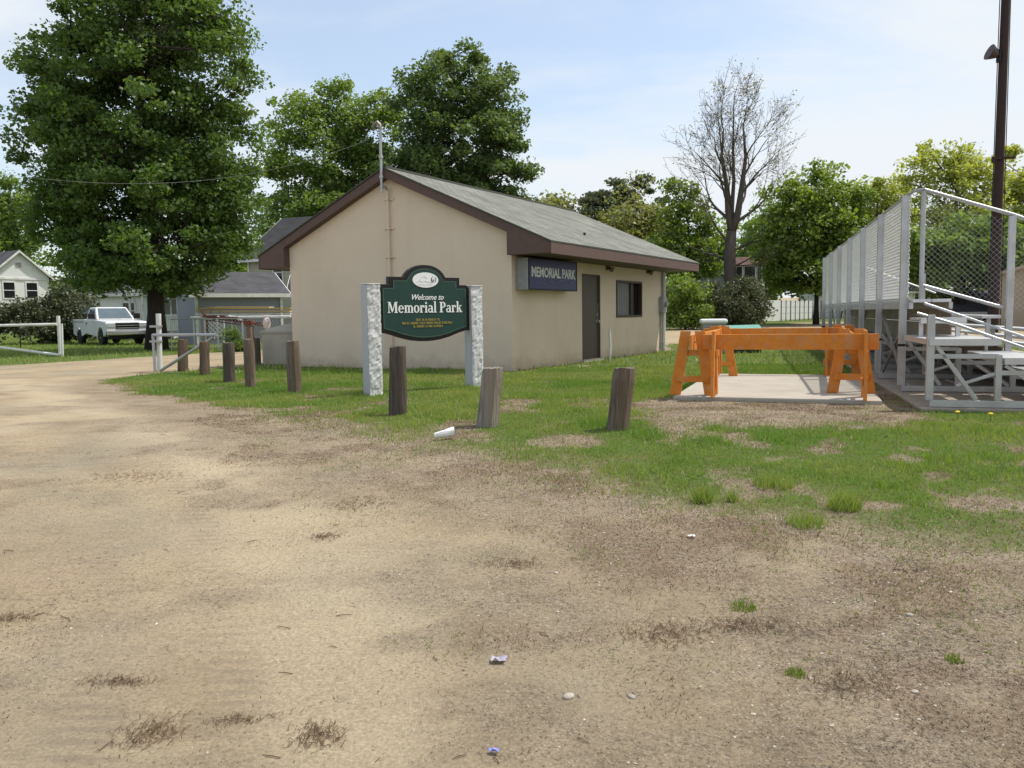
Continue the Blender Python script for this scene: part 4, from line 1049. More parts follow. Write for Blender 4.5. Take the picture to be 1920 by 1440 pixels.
def glyphs(text, size, P0, dx, dz, nn, width):
    """chunky serif lettering: thick stems, thin joins, slab serifs."""
    mb = MB(); TH = .004; x = 0.0; start = 0
    S, s_ = .15, .055; XH = .50
    polys = []
    def rect(x0, x1, y0, y1): polys.append([(x0, y0), (x1, y0), (x1, y1), (x0, y1)])
    def serif(xc, y, w=.25, up=True): rect(xc - w / 2, xc + w / 2, y if up else y - .05, y + .05 if up else y)
    def ring(cx, cy, rx, ry, a0, a1, tx, ty, n=16):
        for k in range(n):
            t0, t1 = R(a0 + (a1 - a0) * k / n), R(a0 + (a1 - a0) * (k + 1) / n)
            polys.append([(cx + rx * math.cos(t0), cy + ry * math.sin(t0)), (cx + rx * math.cos(t1), cy + ry * math.sin(t1)),
                          (cx + (rx - tx) * math.cos(t1), cy + (ry - ty) * math.sin(t1)), (cx + (rx - tx) * math.cos(t0), cy + (ry - ty) * math.sin(t0))])
    for ch in text:
        if ch == 'M':
            rect(x + .05, x + .12, 0, .74); rect(x + .62, x + .78, 0, .74); polys.append([(x + .05, .74), (x + .22, .74), (x + .44, .12), (x + .34, .02)]); polys.append([(x + .34, .02), (x + .44, .12), (x + .68, .74), (x + .60, .74)])
            serif(x + .09, 0, .22); serif(x + .70, 0, .30); serif(x + .08, .74, .2, False); serif(x + .73, .74, .22, False); x += .90
        elif ch == 'e':
            ring(x + .25, .25, .25, .26, 28, 318, .14, .055); rect(x + .11, x + .47, .245, .295); ring(x + .25, .25, .25, .26, 0, 30, .12, .055, 4); x += .54
        elif ch == 'm':
            rect(x + .05, x + .19, 0, XH); serif(x + .12, 0, .26); serif(x + .08, XH, .16, False)
            for q in (.19, .47):
                ring(x + q + .07, .34, .21, .17, 0, 150, .14, .07, 8); rect(x + q + .14, x + q + .28, 0, .35); serif(x + q + .21, 0, .25)
            x += .84
        elif ch == 'o': ring(x + .26, .25, .26, .26, 0, 360, .15, .055, 24); x += .56
        elif ch == 'r':
            rect(x + .05, x + .19, 0, XH); serif(x + .12, 0, .28); serif(x + .08, XH, .16, False); ring(x + .30, .36, .14, .15, 10, 160, .12, .08, 8); rect(x + .31, x + .43, .34, .44); x += .45
        elif ch in 'il':
            hgt2 = XH if ch == 'i' else .78
            rect(x + .06, x + .20, 0, hgt2); serif(x + .13, 0, .27); serif(x + .09, hgt2, .17, False)
            if ch == 'i': ring(x + .13, .66, .08, .085, 0, 360, .08, .085, 12)
            x += .29
        elif ch == 'a':
            rect(x + .31, x + .45, 0, .36); ring(x + .24, .34, .21, .17, 0, 150, .14, .06, 10); ring(x + .19, .15, .18, .16, 40, 330, .12, .05, 12); serif(x + .42, 0, .18); x += .54
        elif ch == 'P':
            rect(x + .08, x + .25, 0, .74); serif(x + .165, 0, .34); serif(x + .13, .74, .24, False); ring(x + .30, .53, .28, .21, -95, 95, .16, .055, 14); rect(x + .22, x + .32, .685, .74); rect(x + .22, x + .32, .32, .375); x += .62
        elif ch == 'k':
            rect(x + .06, x + .20, 0, .78); serif(x + .13, 0, .26); serif(x + .09, .78, .17, False); polys.append([(x + .18, .2), (x + .24, .2), (x + .46, .5), (x + .38, .5)]); polys.append([(x + .22, .3), (x + .33, .34), (x + .54, 0), (x + .36, 0)]); serif(x + .42, .5, .2, False); serif(x + .45, 0, .22); x += .56
        else: x += .26
    k = width / x
    for i, pl in enumerate(polys):
        off = TH * (.4 + .6 * ((i * 7) % 13) / 13)
        mb.prism([P0 + dx * (px_ * k - width / 2) + dz * (py_ * size) for px_, py_ in pl], nn * (.003 + off))
    return mb
gm = glyphs('Memorial Park', .235, sp(0, 865, .0545), sd, UP, sn, 1235 * kx); gm.build('lettering', 'sign_white', panel)
scribble('gold_lettering', 'sign_gold', panel, sp(30, 1003, .0545), sd, UP, sn, [3, 9, 2], .036, .030, 5)
scribble('gold_lettering', 'sign_gold', panel, sp(20, 1058, .0545), sd, UP, sn, [3, 2, 7, 5, 6, 6, 9], .036, .0225, 6)
scribble('gold_lettering', 'sign_gold', panel, sp(30, 1113, .0545), sd, UP, sn, [2, 6, 2, 3, 8], .036, .0235, 7)

# ------------------------------------------------------------------ wooden bollards
def bollard(ub, vb, ut, vt, w, m, label, seed):
    p = hit(ub, vb); Y_ = p.y; q = at(ut, vt, Y_); r = w / 2 / FPX * Y_
    mb = MB(); rn = random.Random(seed); n = 22; rows = 9
    d = (q - p); d.y += rn.gauss(0, .015)
    prof = [1 + rn.gauss(0, .035) for _ in range(n)]
    V = []; Fc = []
    for i in range(rows + 1):
        t = -.12 + 1.12 * i / rows
        for k in range(n):
            a_ = 2 * math.pi * k / n
            rr = r * prof[k] * (1 + rn.gauss(0, .008)) * (1.03 - .05 * t) * (1 + .03 * math.sin(t * 6 + seed))
            if i == rows: rr *= .93
            V.append(tuple(p + d * t + Vector((rr * math.cos(a_), rr * math.sin(a_), (rn.gauss(0, .006) if i == rows else 0)))))
    for i in range(rows):
        for k in range(n): Fc.append((i * n + k, i * n + (k + 1) % n, (i + 1) * n + (k + 1) % n, (i + 1) * n + k))
    V.append(tuple(p + d * 1.012)); c = len(V) - 1
    for k in range(n): Fc.append((rows * n + k, rows * n + (k + 1) % n, c))
    mb.add(V, Fc)
    o = mb.build('bollard', m, None, smooth='auto')
    # put the origin at the foot
    for v in o.data.vertices: v.co -= p
    o.location = p
    tag(o, label, 'bollard', 'wooden bollards along the edge of the lawn')
bollard(343, 696, 342, 637, 18, 'wood_red', 'reddish weathered bollard seen through the corner of the pipe gate, farthest along the drive', 1)
bollard(384, 703, 382, 641, 18, 'wood_red', 'reddish brown bollard just past the gate brace, second along the row', 2)
bollard(430, 717, 428, 643, 22, 'wood_dark', 'blackish bollard in front of the vine clump', 3)
bollard(470, 726, 466, 636, 20, 'wood_brown', 'slim brown bollard with a pale split edge beside the beige cabinet', 4)
bollard(553, 736, 549, 640, 25, 'wood_brown', 'brown bollard standing in front of the left corner of the hut', 5)
bollard(482, 684, 480, 634, 15, 'wood_dark', 'dark thin bollard half hidden behind the slim brown one by the beige cabinet', 6)
bollard(746, 777, 746, 650, 32, 'wood_dark', 'dark straight bollard standing in front of the green welcome sign', 7)
bollard(913, 798, 924, 690, 38, 'wood_grey', 'pale grey leaning bollard beside the right granite post', 8)
bollard(1158, 806, 1171, 690, 42, 'wood_brown', 'thick leaning brown bollard alone on the lawn before the hut door', 9)

# ------------------------------------------------------------------ slab and orange barricades
mb = MB(SB); mb.box(0, 2.72, 0, 4.5, -.12, .05)
tag(mb.build('concrete_slab', 'concrete', None, bevel=.012), kind='structure')
def barricade(c, rot, L_, half, label, first=None):
    z0 = .052
    t = thing('barricade', (0, 0, 0), label, 'barricade', 'orange sawhorse barricades round the slab')
    mb = MB(); mb.box(-L_ / 2, L_ / 2, -.02, .02, .655, .87); mb.build('plank', 'orange', t, bevel=.006)
    for s in (-1, 1):
        for f in (-1, 1):
            mb = MB(); x = s * half
            a_ = [(x - .02, f * .25 + f * .08, 0), (x - .02, f * .25 - f * .08, 0), (x - .02, f * .026, .92), (x - .02, f * .026 + f * .145, .92)]
            mb.prism(a_, (.04, 0, 0)); mb.build('leg', 'orange', t, bevel=.004)
        mb = MB(); mb.box(x - .045, x - .022, -.235, .235, .19, .28); mb.build('crosspiece', 'orange', t, bevel=.004)
        mb = MB(); mb.box(x + .022, x + .045, -.14, .14, .565, .65); mb.build('gusset', 'orange', t, bevel=.004)
        mb = MB(); mb.tube([(x, -.045, .76), (x, .045, .76)], .013, 8); mb.build('bolt', 'galv', t)
    t.location = SB(c[0], c[1], z0); t.rotation_euler.z = rot
    return t
hb = R(-20)
barricade((1.53, .22), hb, 2.3, .98, 'orange barricade along the front of the slab, its long plank facing the viewer')
barricade((.24, 2.1), hb + R(90), 4.2, 1.85, 'orange barricade along the left side of the slab, seen end on')
barricade((2.38, 2.7), hb + R(90), 3.9, 1.72, 'orange barricade along the slab side next to the bleachers')
barricade((1.15, 4.35), hb, 2.5, .95, 'orange barricade at the back of the slab, mostly behind the front plank')

# ------------------------------------------------------------------ bleachers
mb = MB(BLT); mb.box(-.12, 5, -.16, 17.2, -.1, .035)
tag(mb.build('concrete_pad', 'pad_concrete', None, bevel=.01), kind='structure')
bl = thing('bleachers', BLT(0, 0, .035), 'aluminium bleachers with a mesh-backed upper platform and a stair at the near end', 'bleachers')
PZ = 1.38; U0 = 2.04; BAY = 2.42; NB = 7; UE = U0 + BAY * (NB - 1); TOPZ = 2.9
def bld(name, m, fn, par=None, **kw):
    mb = MB(BLT); fn(mb); return mb.build(name, m, par or bl, **kw)
# cross frames
for i in range(-1, NB):
    u = 0.0 if i < 0 else U0 + BAY * i
    def fr(mb):
        mb.bar((0, u, .08), (4.4, u, .08), .075, .085)
        for k, (v, zt) in enumerate(((0.75, .68), (1.45, .48), (2.2, .28), (2.95, .12))): mb.bar((v, u, .12), (v, u, zt), .07, .07)
        mb.bar((.06, u, .80), (.52, u, .13), .05, .05); 
        mb.bar((0, u, .66), (.75, u, .66), .05, .06); mb.bar((.75, u, .46), (1.45, u, .46), .05, .06); mb.bar((1.45, u, .26), (2.2, u, .26), .05, .06)
        mb.bar((.82, u, .55), (1.4, u, .13), .045, .045); mb.bar((.72, u, .45), (.30, u + .01, .30), .04, .04)
    bld('frame', 'alu', fr, bevel=.006)
bld('post', 'alu', lambda mb: mb.bar((0, 0, .12), (0, 0, 1.17), .085, .085), bevel=.006)
for i in range(NB):
    u = U0 + BAY * i
    pst = bld('post', 'alu', lambda mb: (mb.bar((0, u, .12), (0, u, TOPZ - .03), .10, .075), mb.bar((.04, u - .03, .2), (.04, u - .03, TOPZ - .1), .02, .03)), bevel=.006)
    bld('clamp', 'black', lambda mb: mb.bar((0, u, .70), (0, u, .735), .112, .09, up=(0, 1, 0)), pst)
# back: lengthwise braces and rails
for v in (.07, .58): bld('stringer', 'alu', lambda mb: mb.bar((v, U0 - .25, PZ - .092), (v, UE + .1, PZ - .092), .05, .09))
for i in range(NB - 1):
    u = U0 + BAY * i
    if i % 2 == 0:
        bld('brace', 'alu_old_shaded', lambda mb: mb.bar((.05, u, .15), (.05, u + BAY, 1.2), .035, .035)); bld('brace', 'alu_old_shaded', lambda mb: mb.bar((.09, u + .02, 1.2), (.09, u + BAY, .15), .035, .03))
    bld('brace', 'alu_old_shaded', lambda mb: mb.bar((1.45, u, .15), (1.45, u + BAY, .42), .035, .035))
bld('top_rail', 'galv', lambda mb: mb.tube([(.06, UE + .05, TOPZ), (.06, U0 - .02, TOPZ), (.09, U0 - .14, TOPZ + .02), (.2, U0 - .22, TOPZ + .02)], .024, 10), smooth='auto')
bld('end_rail', 'galv', lambda mb: mb.tube([(.2, U0 - .22, TOPZ + .02), (1.32, U0 - .22, 2.52), (2.3, U0 - .22, 2.10), (3.4, U0 - .22, 1.62)], .026, 10), smooth='auto')
bld('end_rail', 'galv', lambda mb: mb.tube([(.2, U0 - .22, 1.58), (1.24, U0 - .22, 1.245)], .026, 10), smooth='auto')
bld('end_post', 'galv', lambda mb: (mb.tube([(.2, U0 - .22, PZ - .05), (.2, U0 - .22, TOPZ)], .032, 10), mb.tube([(.235, U0 - .20, PZ), (.235, U0 - .20, 1.75)], .02, 8)), smooth='auto')
bld('end_post', 'alu', lambda mb: mb.bar((1.32, U0 - .22, .5), (1.32, U0 - .22, 2.50), .085, .07), bevel=.006)
bld('end_post', 'alu', lambda mb: mb.bar((2.45, U0 - .22, .3), (2.45, U0 - .22, 2.03), .085, .07), bevel=.006)
# far end frame the same way
bld('end_rail', 'galv', lambda mb: (mb.tube([(.06, UE + .1, TOPZ), (1.32, UE + .1, 2.5), (3.2, UE + .1, 1.7)], .026, 10), mb.tube([(1.32, UE + .1, .5), (1.32, UE + .1, 2.5)], .03, 8)), smooth='auto')
# chain-link: crossing wires, 5 cm squares
def chain(mb_v, P, a0, a1, z0, z1, pitch=.056, r=.0028, cut=None):
    """P(a, z, n) -> world; wires at 45 degrees both ways, clipped to the rectangle (and under cut(a) if given)."""
    for sgn in (1, -1):
        c = (a0 - z1 if sgn == 1 else a0 + z0); ce = (a1 - z0 if sgn == 1 else a1 + z1)
        while c < ce:
            aa, ab = (max(a0, c + z0), min(a1, c + z1)) if sgn == 1 else (max(a0, c - z1), min(a1, c - z0))
            if ab - aa > .02:
                za, zb = (aa - c, ab - c) if sgn == 1 else (c - aa, c - ab)
                seg = [(aa, za), (ab, zb)]
                if cut:
                    K = 40; pts = [(aa + (ab - aa) * k / K, za + (zb - za) * k / K) for k in range(K + 1)]; pts = [p_ for p_ in pts if cut(p_[0])[0] <= p_[1] <= cut(p_[0])[1]]
                    if len(pts) < 2: c += pitch * 1.414; continue
                    seg = [pts[0], pts[-1]]
                mb_v.tube([P(*seg[0], sgn), P(*seg[1], sgn)], r, 4, cap=False)
            c += pitch * 1.414
def mesh_back(mb):
    chain(mb, lambda a, z, s: (.055 + .003 * s, a, z), U0 - .1, UE + .05, PZ + .02, TOPZ - .02, pitch=.072, r=.0040)
tag(bld('mesh_back', 'wire', mesh_back, fixn=False), 'pale chain-link mesh along the back of the platform')
def mesh_end(mb):
    chain(mb, lambda a, z, s: (a, U0 - .22 + .003 * s, z), .2, 2.45, 1.2, TOPZ, pitch=.055, r=.0012, cut=lambda a: (1.62 - .33 * a, 2.99 - .42 * a))
tag(bld('mesh_end', 'galv', mesh_end, fixn=False), 'chain-link mesh closing the sloping near end')
def mesh_rail(mb): mb.tube([(.055, U0 - .1, PZ + .02), (.055, UE + .05, PZ + .02)], .012, 6)
bld('mesh_rail', 'galv', mesh_rail)
# planks
for k, (v, z, w) in enumerate(((.20, PZ, .24), (.46, PZ, .24))):
    bld('platform_plank', 'alu_plank', lambda mb: mb.box(v - w / 2, v + w / 2, U0 - .28, UE + .12, z - .045, z), bevel=.005)
for k in range(4):
    va = .62 + .66 * k; vb = va + .66; zf = .74 - .20 * k; zp = PZ if k == 0 else zf + .20
    bld('footboard', 'alu_old_shaded', lambda mb: mb.box(va + .01, vb - .004, U0 - .12, UE + .1, zf - .04, zf), bevel=.004)
    bld('riser', 'alu_old_shaded', lambda mb: [mb.box(va - .012, va + .006, U0 - .12, UE + .1, a_, b_) for a_, b_ in (((zf + .002, 1.02), (1.03, zp - .06)) if k == 0 else ((zf + .002, zp - .05),))])
    vs_ = va + .50; zs = zf + .40
    bld('seat', 'alu_plank', lambda mb: mb.box(vs_ - .12, vs_ + .12, U0 - .16, UE + .1, zs - .045, zs), bevel=.005)
    for i in range(NB): bld('bracket', 'alu', lambda mb: mb.bar((vs_, U0 + BAY * i, zf + .002), (vs_, U0 + BAY * i, zs - .046), .05, .06))
# stair at the near end
for k, (v0, v1, z) in enumerate(((-.02, .76, .87), (.80, 1.32, .64), (1.36, 1.88, .42), (1.92, 2.44, .22))):
    bld('tread', 'alu_plank', lambda mb: (mb.box(v0, v1, -.06, U0 - .30, z - .018, z), mb.box(v0, v1, -.075, -.06, z - .075, z + .004), mb.box(v0, v1, U0 - .30, U0 - .285, z - .075, z + .004), mb.box(v0, v0 + .03, -.06, U0 - .3, z - .07, z - .018), mb.box(v1 - .03, v1, -.06, U0 - .3, z - .07, z - .018)))
bld('tread', 'alu_plank', lambda mb: (mb.box(.05, .60, .95, U0 - .30, 1.09, 1.12), mb.box(.05, .60, .93, .95, 1.05, 1.125), mb.bar((.1, 1.2, .87), (.1, 1.2, 1.09), .05, .05), mb.bar((.55, 1.2, .87), (.55, 1.2, 1.09), .05, .05)))
bld('handrail', 'galv', lambda mb: (mb.tube([(-.16, 0, 1.19), (.3, 0, 1.04), (1.0, 0, .765), (2.6, 0, .14 + .0)], .021, 10), mb.tube([(.03, 0, .8), (.03, 0, 1.12)], .02, 8), mb.tube([(1.12, 0, .3), (1.12, 0, .72)], .02, 8)), smooth='auto')
bld('handrail', 'galv', lambda mb: (mb.tube([(.22, U0 - .34, 1.32), (1.5, U0 - .34, .83), (2.9, U0 - .34, .3)], .021, 10), mb.tube([(1.02, U0 - .34, .64), (1.02, U0 - .34, 1.02)], .022, 8), mb.tube([(2.0, U0 - .34, .2), (2.0, U0 - .34, .63)], .022, 8)), smooth='auto')

# ------------------------------------------------------------------ utility pole with floodlight
pb = at(1861, 650, 24.0); pb.z = 0; ptop = at(1888, -30, 24.0)
pole = thing('utility_pole', pb, 'tall dark brown wooden utility pole behind the bleachers', 'utility pole')
mb = MB(); hgt_ = 13.5; mb.tube([pb + Vector((0, 0, hgt_ * k / 10)) + Vector((.0005 * k * k, 0, 0)) for k in range(-1, 11)], [0.150 - .0045 * k for k in range(0, 12)], 16); mb.build('shaft', 'pole_brown', pole, smooth=True)
fz = at(1870, 107, 24).z; P = pb + Vector((0, 0, fz))
mb = MB(); mb.tube([P + Vector((-.12, -.05, .05)), P + Vector((-.22, -.05, .08))], .03, 8); mb.box(P.x - .16, P.x - .11, P.y - .12, P.y + .05, P.z - .15, P.z + .2)
fl = mb.build('floodlight', 'black', pole)
def fT(x, y, z):
    a_ = R(-68); return P + Vector((-.17, -.05, .05)) + Vector((x * math.cos(a_) + z * math.sin(a_), y, -x * math.sin(a_) * 1 + z * math.cos(a_) - .02))
mb = MB(fT); mb.lathe([(.06, 0), (.10, .04), (.15, .12), (.21, .24), (.22, .27)], 18); mb.build('lamp_shade', 'window_brown', fl, smooth='auto')
mb = MB()
for dx_ in (-.19, .185): mb.tube([pb + Vector((dx_, -.03, .3)), pb + Vector((dx_ * .9, -.03, 6)), pb + Vector((dx_ * .75, -.03, 13))], .012, 6)
mb.build('cable', 'black', pole)
cz = at(1866, 298, 24).z
mb = MB(); mb.box(pb.x - .30, pb.x + .36, pb.y - .19, pb.y - .13, cz - .035, cz + .035); mb.box(pb.x - .30, pb.x - .2, pb.y - .19, pb.y - .13, cz - .13, cz - .035)
mb.build('crossarm', 'pole_brown', pole)
# ------------------------------------------------------------------ pipe gates by the drive
def pipe(mb, a, b, r=.036, n=10): mb.tube([a, b], r, n)
p0 = hit(300, 697); Yg = p0.y
g1 = thing('pipe_gate', p0, 'open grey pipe gate with a diagonal brace on a taller white post', 'gate')
mb = MB(); pipe(mb, Vector((p0.x, Yg, p0.z - .1)), at(297, 588, Yg), .06, 14); mb.build('gate_post', 'white_paint', g1, smooth='auto')
gt = at(287, 628, Yg - .15); ge = at(406, 628, Yg - 1.0); gb = at(291, 697, Yg - .15); gb.z = max(gb.z, p0.z + .02)
mb = MB(); pipe(mb, gt, ge); pipe(mb, gt + Vector((0, 0, .02)), gb); pipe(mb, at(301, 695, Yg - .17), at(401, 632, Yg - .95), .036)
mb.build('leaf', 'galv', g1, smooth='auto')
mb = MB()
for v in (612, 640): q = at(291, v, Yg - .1); mb.box(q.x - .11, q.x + .12, q.y - .06, q.y + .12, q.z - .025, q.z + .025)
mb.build('hinge', 'galv', g1)
pl = hit(114, 669); Yl = pl.y
g2 = thing('pipe_gate', pl, 'white pipe gate leaf at the left edge, its lower rail sloping up', 'gate')
mb = MB(); pipe(mb, Vector((pl.x, Yl, pl.z - .1)), at(109, 592, Yl), .062, 14); mb.build('gate_post', 'white_paint', g2, smooth='auto')
mb = MB(); pipe(mb, at(107, 608, Yl - .1), at(-260, 616, Yl - .6), .05); pipe(mb, at(114, 666, Yl - .1), at(-260, 618, Yl - .6), .048); pipe(mb, at(115.5, 607, Yl - .1), at(117.5, 668, Yl - .1), .04)
mb.build('leaf', 'white_paint', g2, smooth='auto')
pp = hit(39, 652)
mb = MB(); pipe(mb, pp, at(37, 618, pp.y), .03); 
tag(mb.build('fence_post', 'black', None), 'thin black post on the grass behind the left gate', 'post')

# ------------------------------------------------------------------ beige cabinet and things beside the hut
pc_ = hit(514, 683); CT = frame((pc_.x, pc_.y, 0), 31)
cab = thing('utility_cabinet', CT(0, .5, 0), 'beige box cabinet with a low domed lid at the left corner of the hut', 'cabinet')
zt = at(514, 617, pc_.y).z
mb = MB(CT); mb.box(-.46, .95, 0, 1.0, -.05, zt - .06); mb.build('body', 'beige_box', cab, bevel=.04)
mb = MB(CT); 
V = []; nn_ = 8
for i in range(nn_ + 1):
    for j in range(nn_ + 1):
        a_, b_ = i / nn_, j / nn_; V.append((-.49 + 1.47 * a_, -.03 + 1.06 * b_, zt - .062 + .20 * (math.sin(math.pi * a_) * math.sin(math.pi * b_)) ** .6))
mb.add(V, [(i * 9 + j, i * 9 + j + 1, i * 9 + j + 10, i * 9 + j + 9) for i in range(8) for j in range(8)])
mb.box(-.49, .98, -.03, 1.03, zt - .10, zt - .064); mb.build('lid', 'beige_box', cab, smooth='auto')
# jug on the fence behind, post with rusty bracket
Yf = 29.0
fp = at(467, 676, Yf); fp.z = 0
def post_thing(u, vt, w, m, label, Y_=Yf, bracket=None):
    q = at(u, 660, Y_); q.z = ground_z(q.x, Y_); h_ = at(u, vt, Y_).z - q.z; r = w / 2 / FPX * Y_
    t = thing('fence_post', q, label, 'post')
    mb = MB(); mb.tube([q + Vector((0, 0, -.1)), q + Vector((.01, 0, h_ * .5)), q + Vector((0, 0, h_))], [r * 1.05, r, r * .95], 12); mb.build('post', m, t, smooth='auto')
    if bracket:
        mb = MB(); mb.box(q.x - r * 1.2, q.x + r * 1.2, q.y - r * 1.3, q.y + r * 1.2, q.z + h_ - .12, q.z + h_ + .03); mb.tube([q + Vector((-.22, -.1, h_ + .03)), q + Vector((.25, -.1, h_ - .06))], .03, 8); mb.build('bracket', bracket, t)
    return t
post_thing(469, 603, 11, 'wood_brown', 'brown fence post with a rusty iron bracket on top behind the bollards', bracket='rust')
q = at(500, 604, 27.5)
jug = thing('jug', q - Vector((0, 0, .22)), 'pale pink-white plastic jug standing upside down on the fence by the cabinet', 'jug')
mb = MB(); mb.lathe([(.03, -.22), (.10, -.19), (.125, -.07), (.12, .06), (.07, .13), (.04, .15), (.04, .2)], 14, tuple(q)); mb.build('body', 'jug_pink', jug, smooth='auto')
mb = MB(); mb.tube([q + Vector((.04, -.08, .12)), q + Vector((.13, -.08, .07)), q + Vector((.12, -.08, -.05))], .016, 6); mb.tube([q + Vector((0, 0, -1.6)), q + Vector((0, 0, -.28))], .03, 8); mb.build('handle', 'grey_paint', jug)
# wire fence running behind the drive on the left
fa, fb = hit(250, 652), hit(545, 660); fa.y = 33.5; fb.y = 29.2
fa = at(322, 640, 33); fb = at(556, 640, 29.3); fa.z = fb.z = 0
fen = thing('wire_fence', (fa + fb) / 2, 'low grey chain-link fence between the maple and the hut', 'fence')
dv = (fb - fa); Lf = Vector((dv.x, dv.y, 0)).length; dvn = dv.normalized()
for k in range(6): s = fa + dv * (k / 5); mb = MB(); mb.tube([s, s + Vector((0, 0, 1.25))], .03, 8); mb.build('post', 'galv', fen)
mb = MB(); mb.tube([fa + Vector((0, 0, 1.24)), fb + Vector((0, 0, 1.24))], .022, 8); mb.build('rail', 'galv', fen)
mb = MB(); chain(mb, lambda a, z, s: tuple(fa + dvn * a + Vector((0, .004 * s, z))), 0, Lf, .05, 1.22, pitch=.12, r=.004); mb.build('mesh', 'galv', fen, fixn=False)

# ------------------------------------------------------------------ far houses and sheds
def house(name, label, px, py, Y, heading, w, l, wh, rise, mw, mr, over=.3, trim='white_paint', cat='house', wins=(), gwins=(), z0=None, extra=None, doors=()):
    """x across the gable, y along the ridge; the front gable faces the side y = 0. wins: (side, a0, a1, z0, z1)."""
    b0 = at(px, py, Y); g = ground_z(b0.x, Y) if z0 is None else z0
    T = frame((b0.x, Y, g), heading)
    t = thing(name, T(0, l / 2, 0), label, cat)
    hw = w / 2
    mb = MB(T)
    G = lambda y: [(-hw, y, -.3), (hw, y, -.3), (hw, y, wh), (0, y, wh + rise), (-hw, y, wh)]
    mb.add(G(0) + G(l), [(0, 1, 2, 3, 4), (9, 8, 7, 6, 5), (1, 6, 7, 2), (5, 0, 4, 9)])
    me_ = mb
    # siding follows each wall's own object: store in local axes so the courses run level
    o = mb.build('wall', mw, t)
    sl = rise / hw
    mb = MB(T)
    for sg_ in (1, -1):
        xe = sg_ * (hw + over); ze = wh - sl * over; ln = math.hypot(hw + over, rise + sl * over); th = .10
        A, B_, C_, D_ = (0, -over, wh + rise + th), (0, l + over, wh + rise + th), (xe, l + over, ze + th), (xe, -over, ze + th)
        mb.quad(A, B_, C_, D_, uv=[(0, ln), (l + 2 * over, ln), (l + 2 * over, 0), (0, 0)])
        A2, B2, C2, D2 = [(p[0], p[1], p[2] - th + .012) for p in (A, B_, C_, D_)]
        mb.quad(A2, B2, C2, D2, uv=[(0, 0)] * 4)
    rf = mb.build('roof', mr, t)
    mb = MB(T)
    for sg_ in (1, -1):
        xe = sg_ * (hw + over); ze = wh - sl * over
        for y in (-over - .02, l + over + .02): mb.bar((0, y, wh + rise - .02), (xe, y, ze - .02), .05, .2, up=(0, 1, 0)) if False else mb.add(
            [(0, y - .02, wh + rise + .09), (xe, y - .02, ze + .09), (xe, y - .02, ze - .10), (0, y - .02, wh + rise - .12), (0, y + .02, wh + rise + .09), (xe, y + .02, ze + .09), (xe, y + .02, ze - .10), (0, y + .02, wh + rise - .12)],
            [(0, 1, 2, 3), (7, 6, 5, 4), (0, 4, 5, 1), (1, 5, 6, 2), (2, 6, 7, 3), (3, 7, 4, 0)])
        mb.box(min(xe, xe + sg_ * .04), max(xe, xe + sg_ * .04), -over, l + over, ze - .10, ze + .09)
        for y in (0, l): mb.box(sg_ * hw - .06 - .012 * 0 + (.015 if sg_ > 0 else -.015), sg_ * hw + .06 + (.015 if sg_ > 0 else -.015), y - .02 if y == 0 else y - .1, y + .1 if y == 0 else y + .02, 0, wh - .1)
    mb.build('trim', trim, rf)
    for (side, a0, a1, za, zb, mp_) in wins:
        if side == 'f': TT = lambda a, d, z: T(a, -d, z)
        elif side == 'r': TT = lambda a, d, z: T(hw + d, a, z)
        else: TT = lambda a, d, z: T(-hw - d, a, z)
        mb = MB(TT)
        for q in ((a0 - .1, a0, za - .1, zb + .12), (a1, a1 + .1, za - .1, zb + .12), (a0, a1, zb, zb + .12), (a0, a1, za - .1, za)): mb.box(q[0], q[1], .002, .06, q[2], q[3])
        mb.box(a0, a1, .005, .045, (za + zb) / 2 - .03, (za + zb) / 2 + .03)
        fr = mb.build('window', trim, t)
        mb = MB(TT); mb.box(a0, a1, .003, .02, za, zb); mb.build('pane', mp_, fr)
    return t, T

# white gabled wing, far left
t, T = house('white_house', 'white clapboard house with two sash windows under its front gable', 41, 600, 73, -55, 4.9, 9, 5.0, 2.1, 'house_white', 'roof_grey', over=.35,
      wins=(('f', -1.35, -.45, 3.0, 4.35, 'glass_dark'), ('f', .55, 1.45, 3.0, 4.35, 'glass_dark'), ('f', -1.3, -.4, .6, 2.0, 'glass_dark'), ('f', .55, 1.45, .6, 2.0, 'glass_dark')))
mb = MB(T); mb.box(-.22, .22, -.05, -.003, 5.7, 6.1); mb.build('gable_vent', 'grey_paint', t)
mb = MB(T); mb.box(-2.3, 2.3, -.09, -.004, 4.62, 4.78); mb.build('frieze_board', 'white_paint', t)
house('grey_house', 'grey sided house body joining the white gabled wing, half behind the maple', 150, 600, 82, 60, 9, 9, 4.6, 2.6, 'house_grey', 'roof_grey', over=.4,
      wins=(('r', 1.5, 2.5, 2.6, 4.0, 'glass_dark'),))
house('garage', 'small pale sided garage with a low grey roof behind the lilac bush', 160, 600, 60, 35, 4.2, 6, 2.6, 1.0, 'house_grey', 'roof_dark', over=.35, cat='garage')
t, T = house('slatted_shed', 'white vertical-board house with a dark doorway behind the white pickup', 222, 600, 56, 100, 5, 5.6, 3.0, 1.4, 'slat_white', 'roof_grey', cat='house',
      wins=(('r', 2.2, 3.0, 1.3, 2.3, 'glass_dark'),))
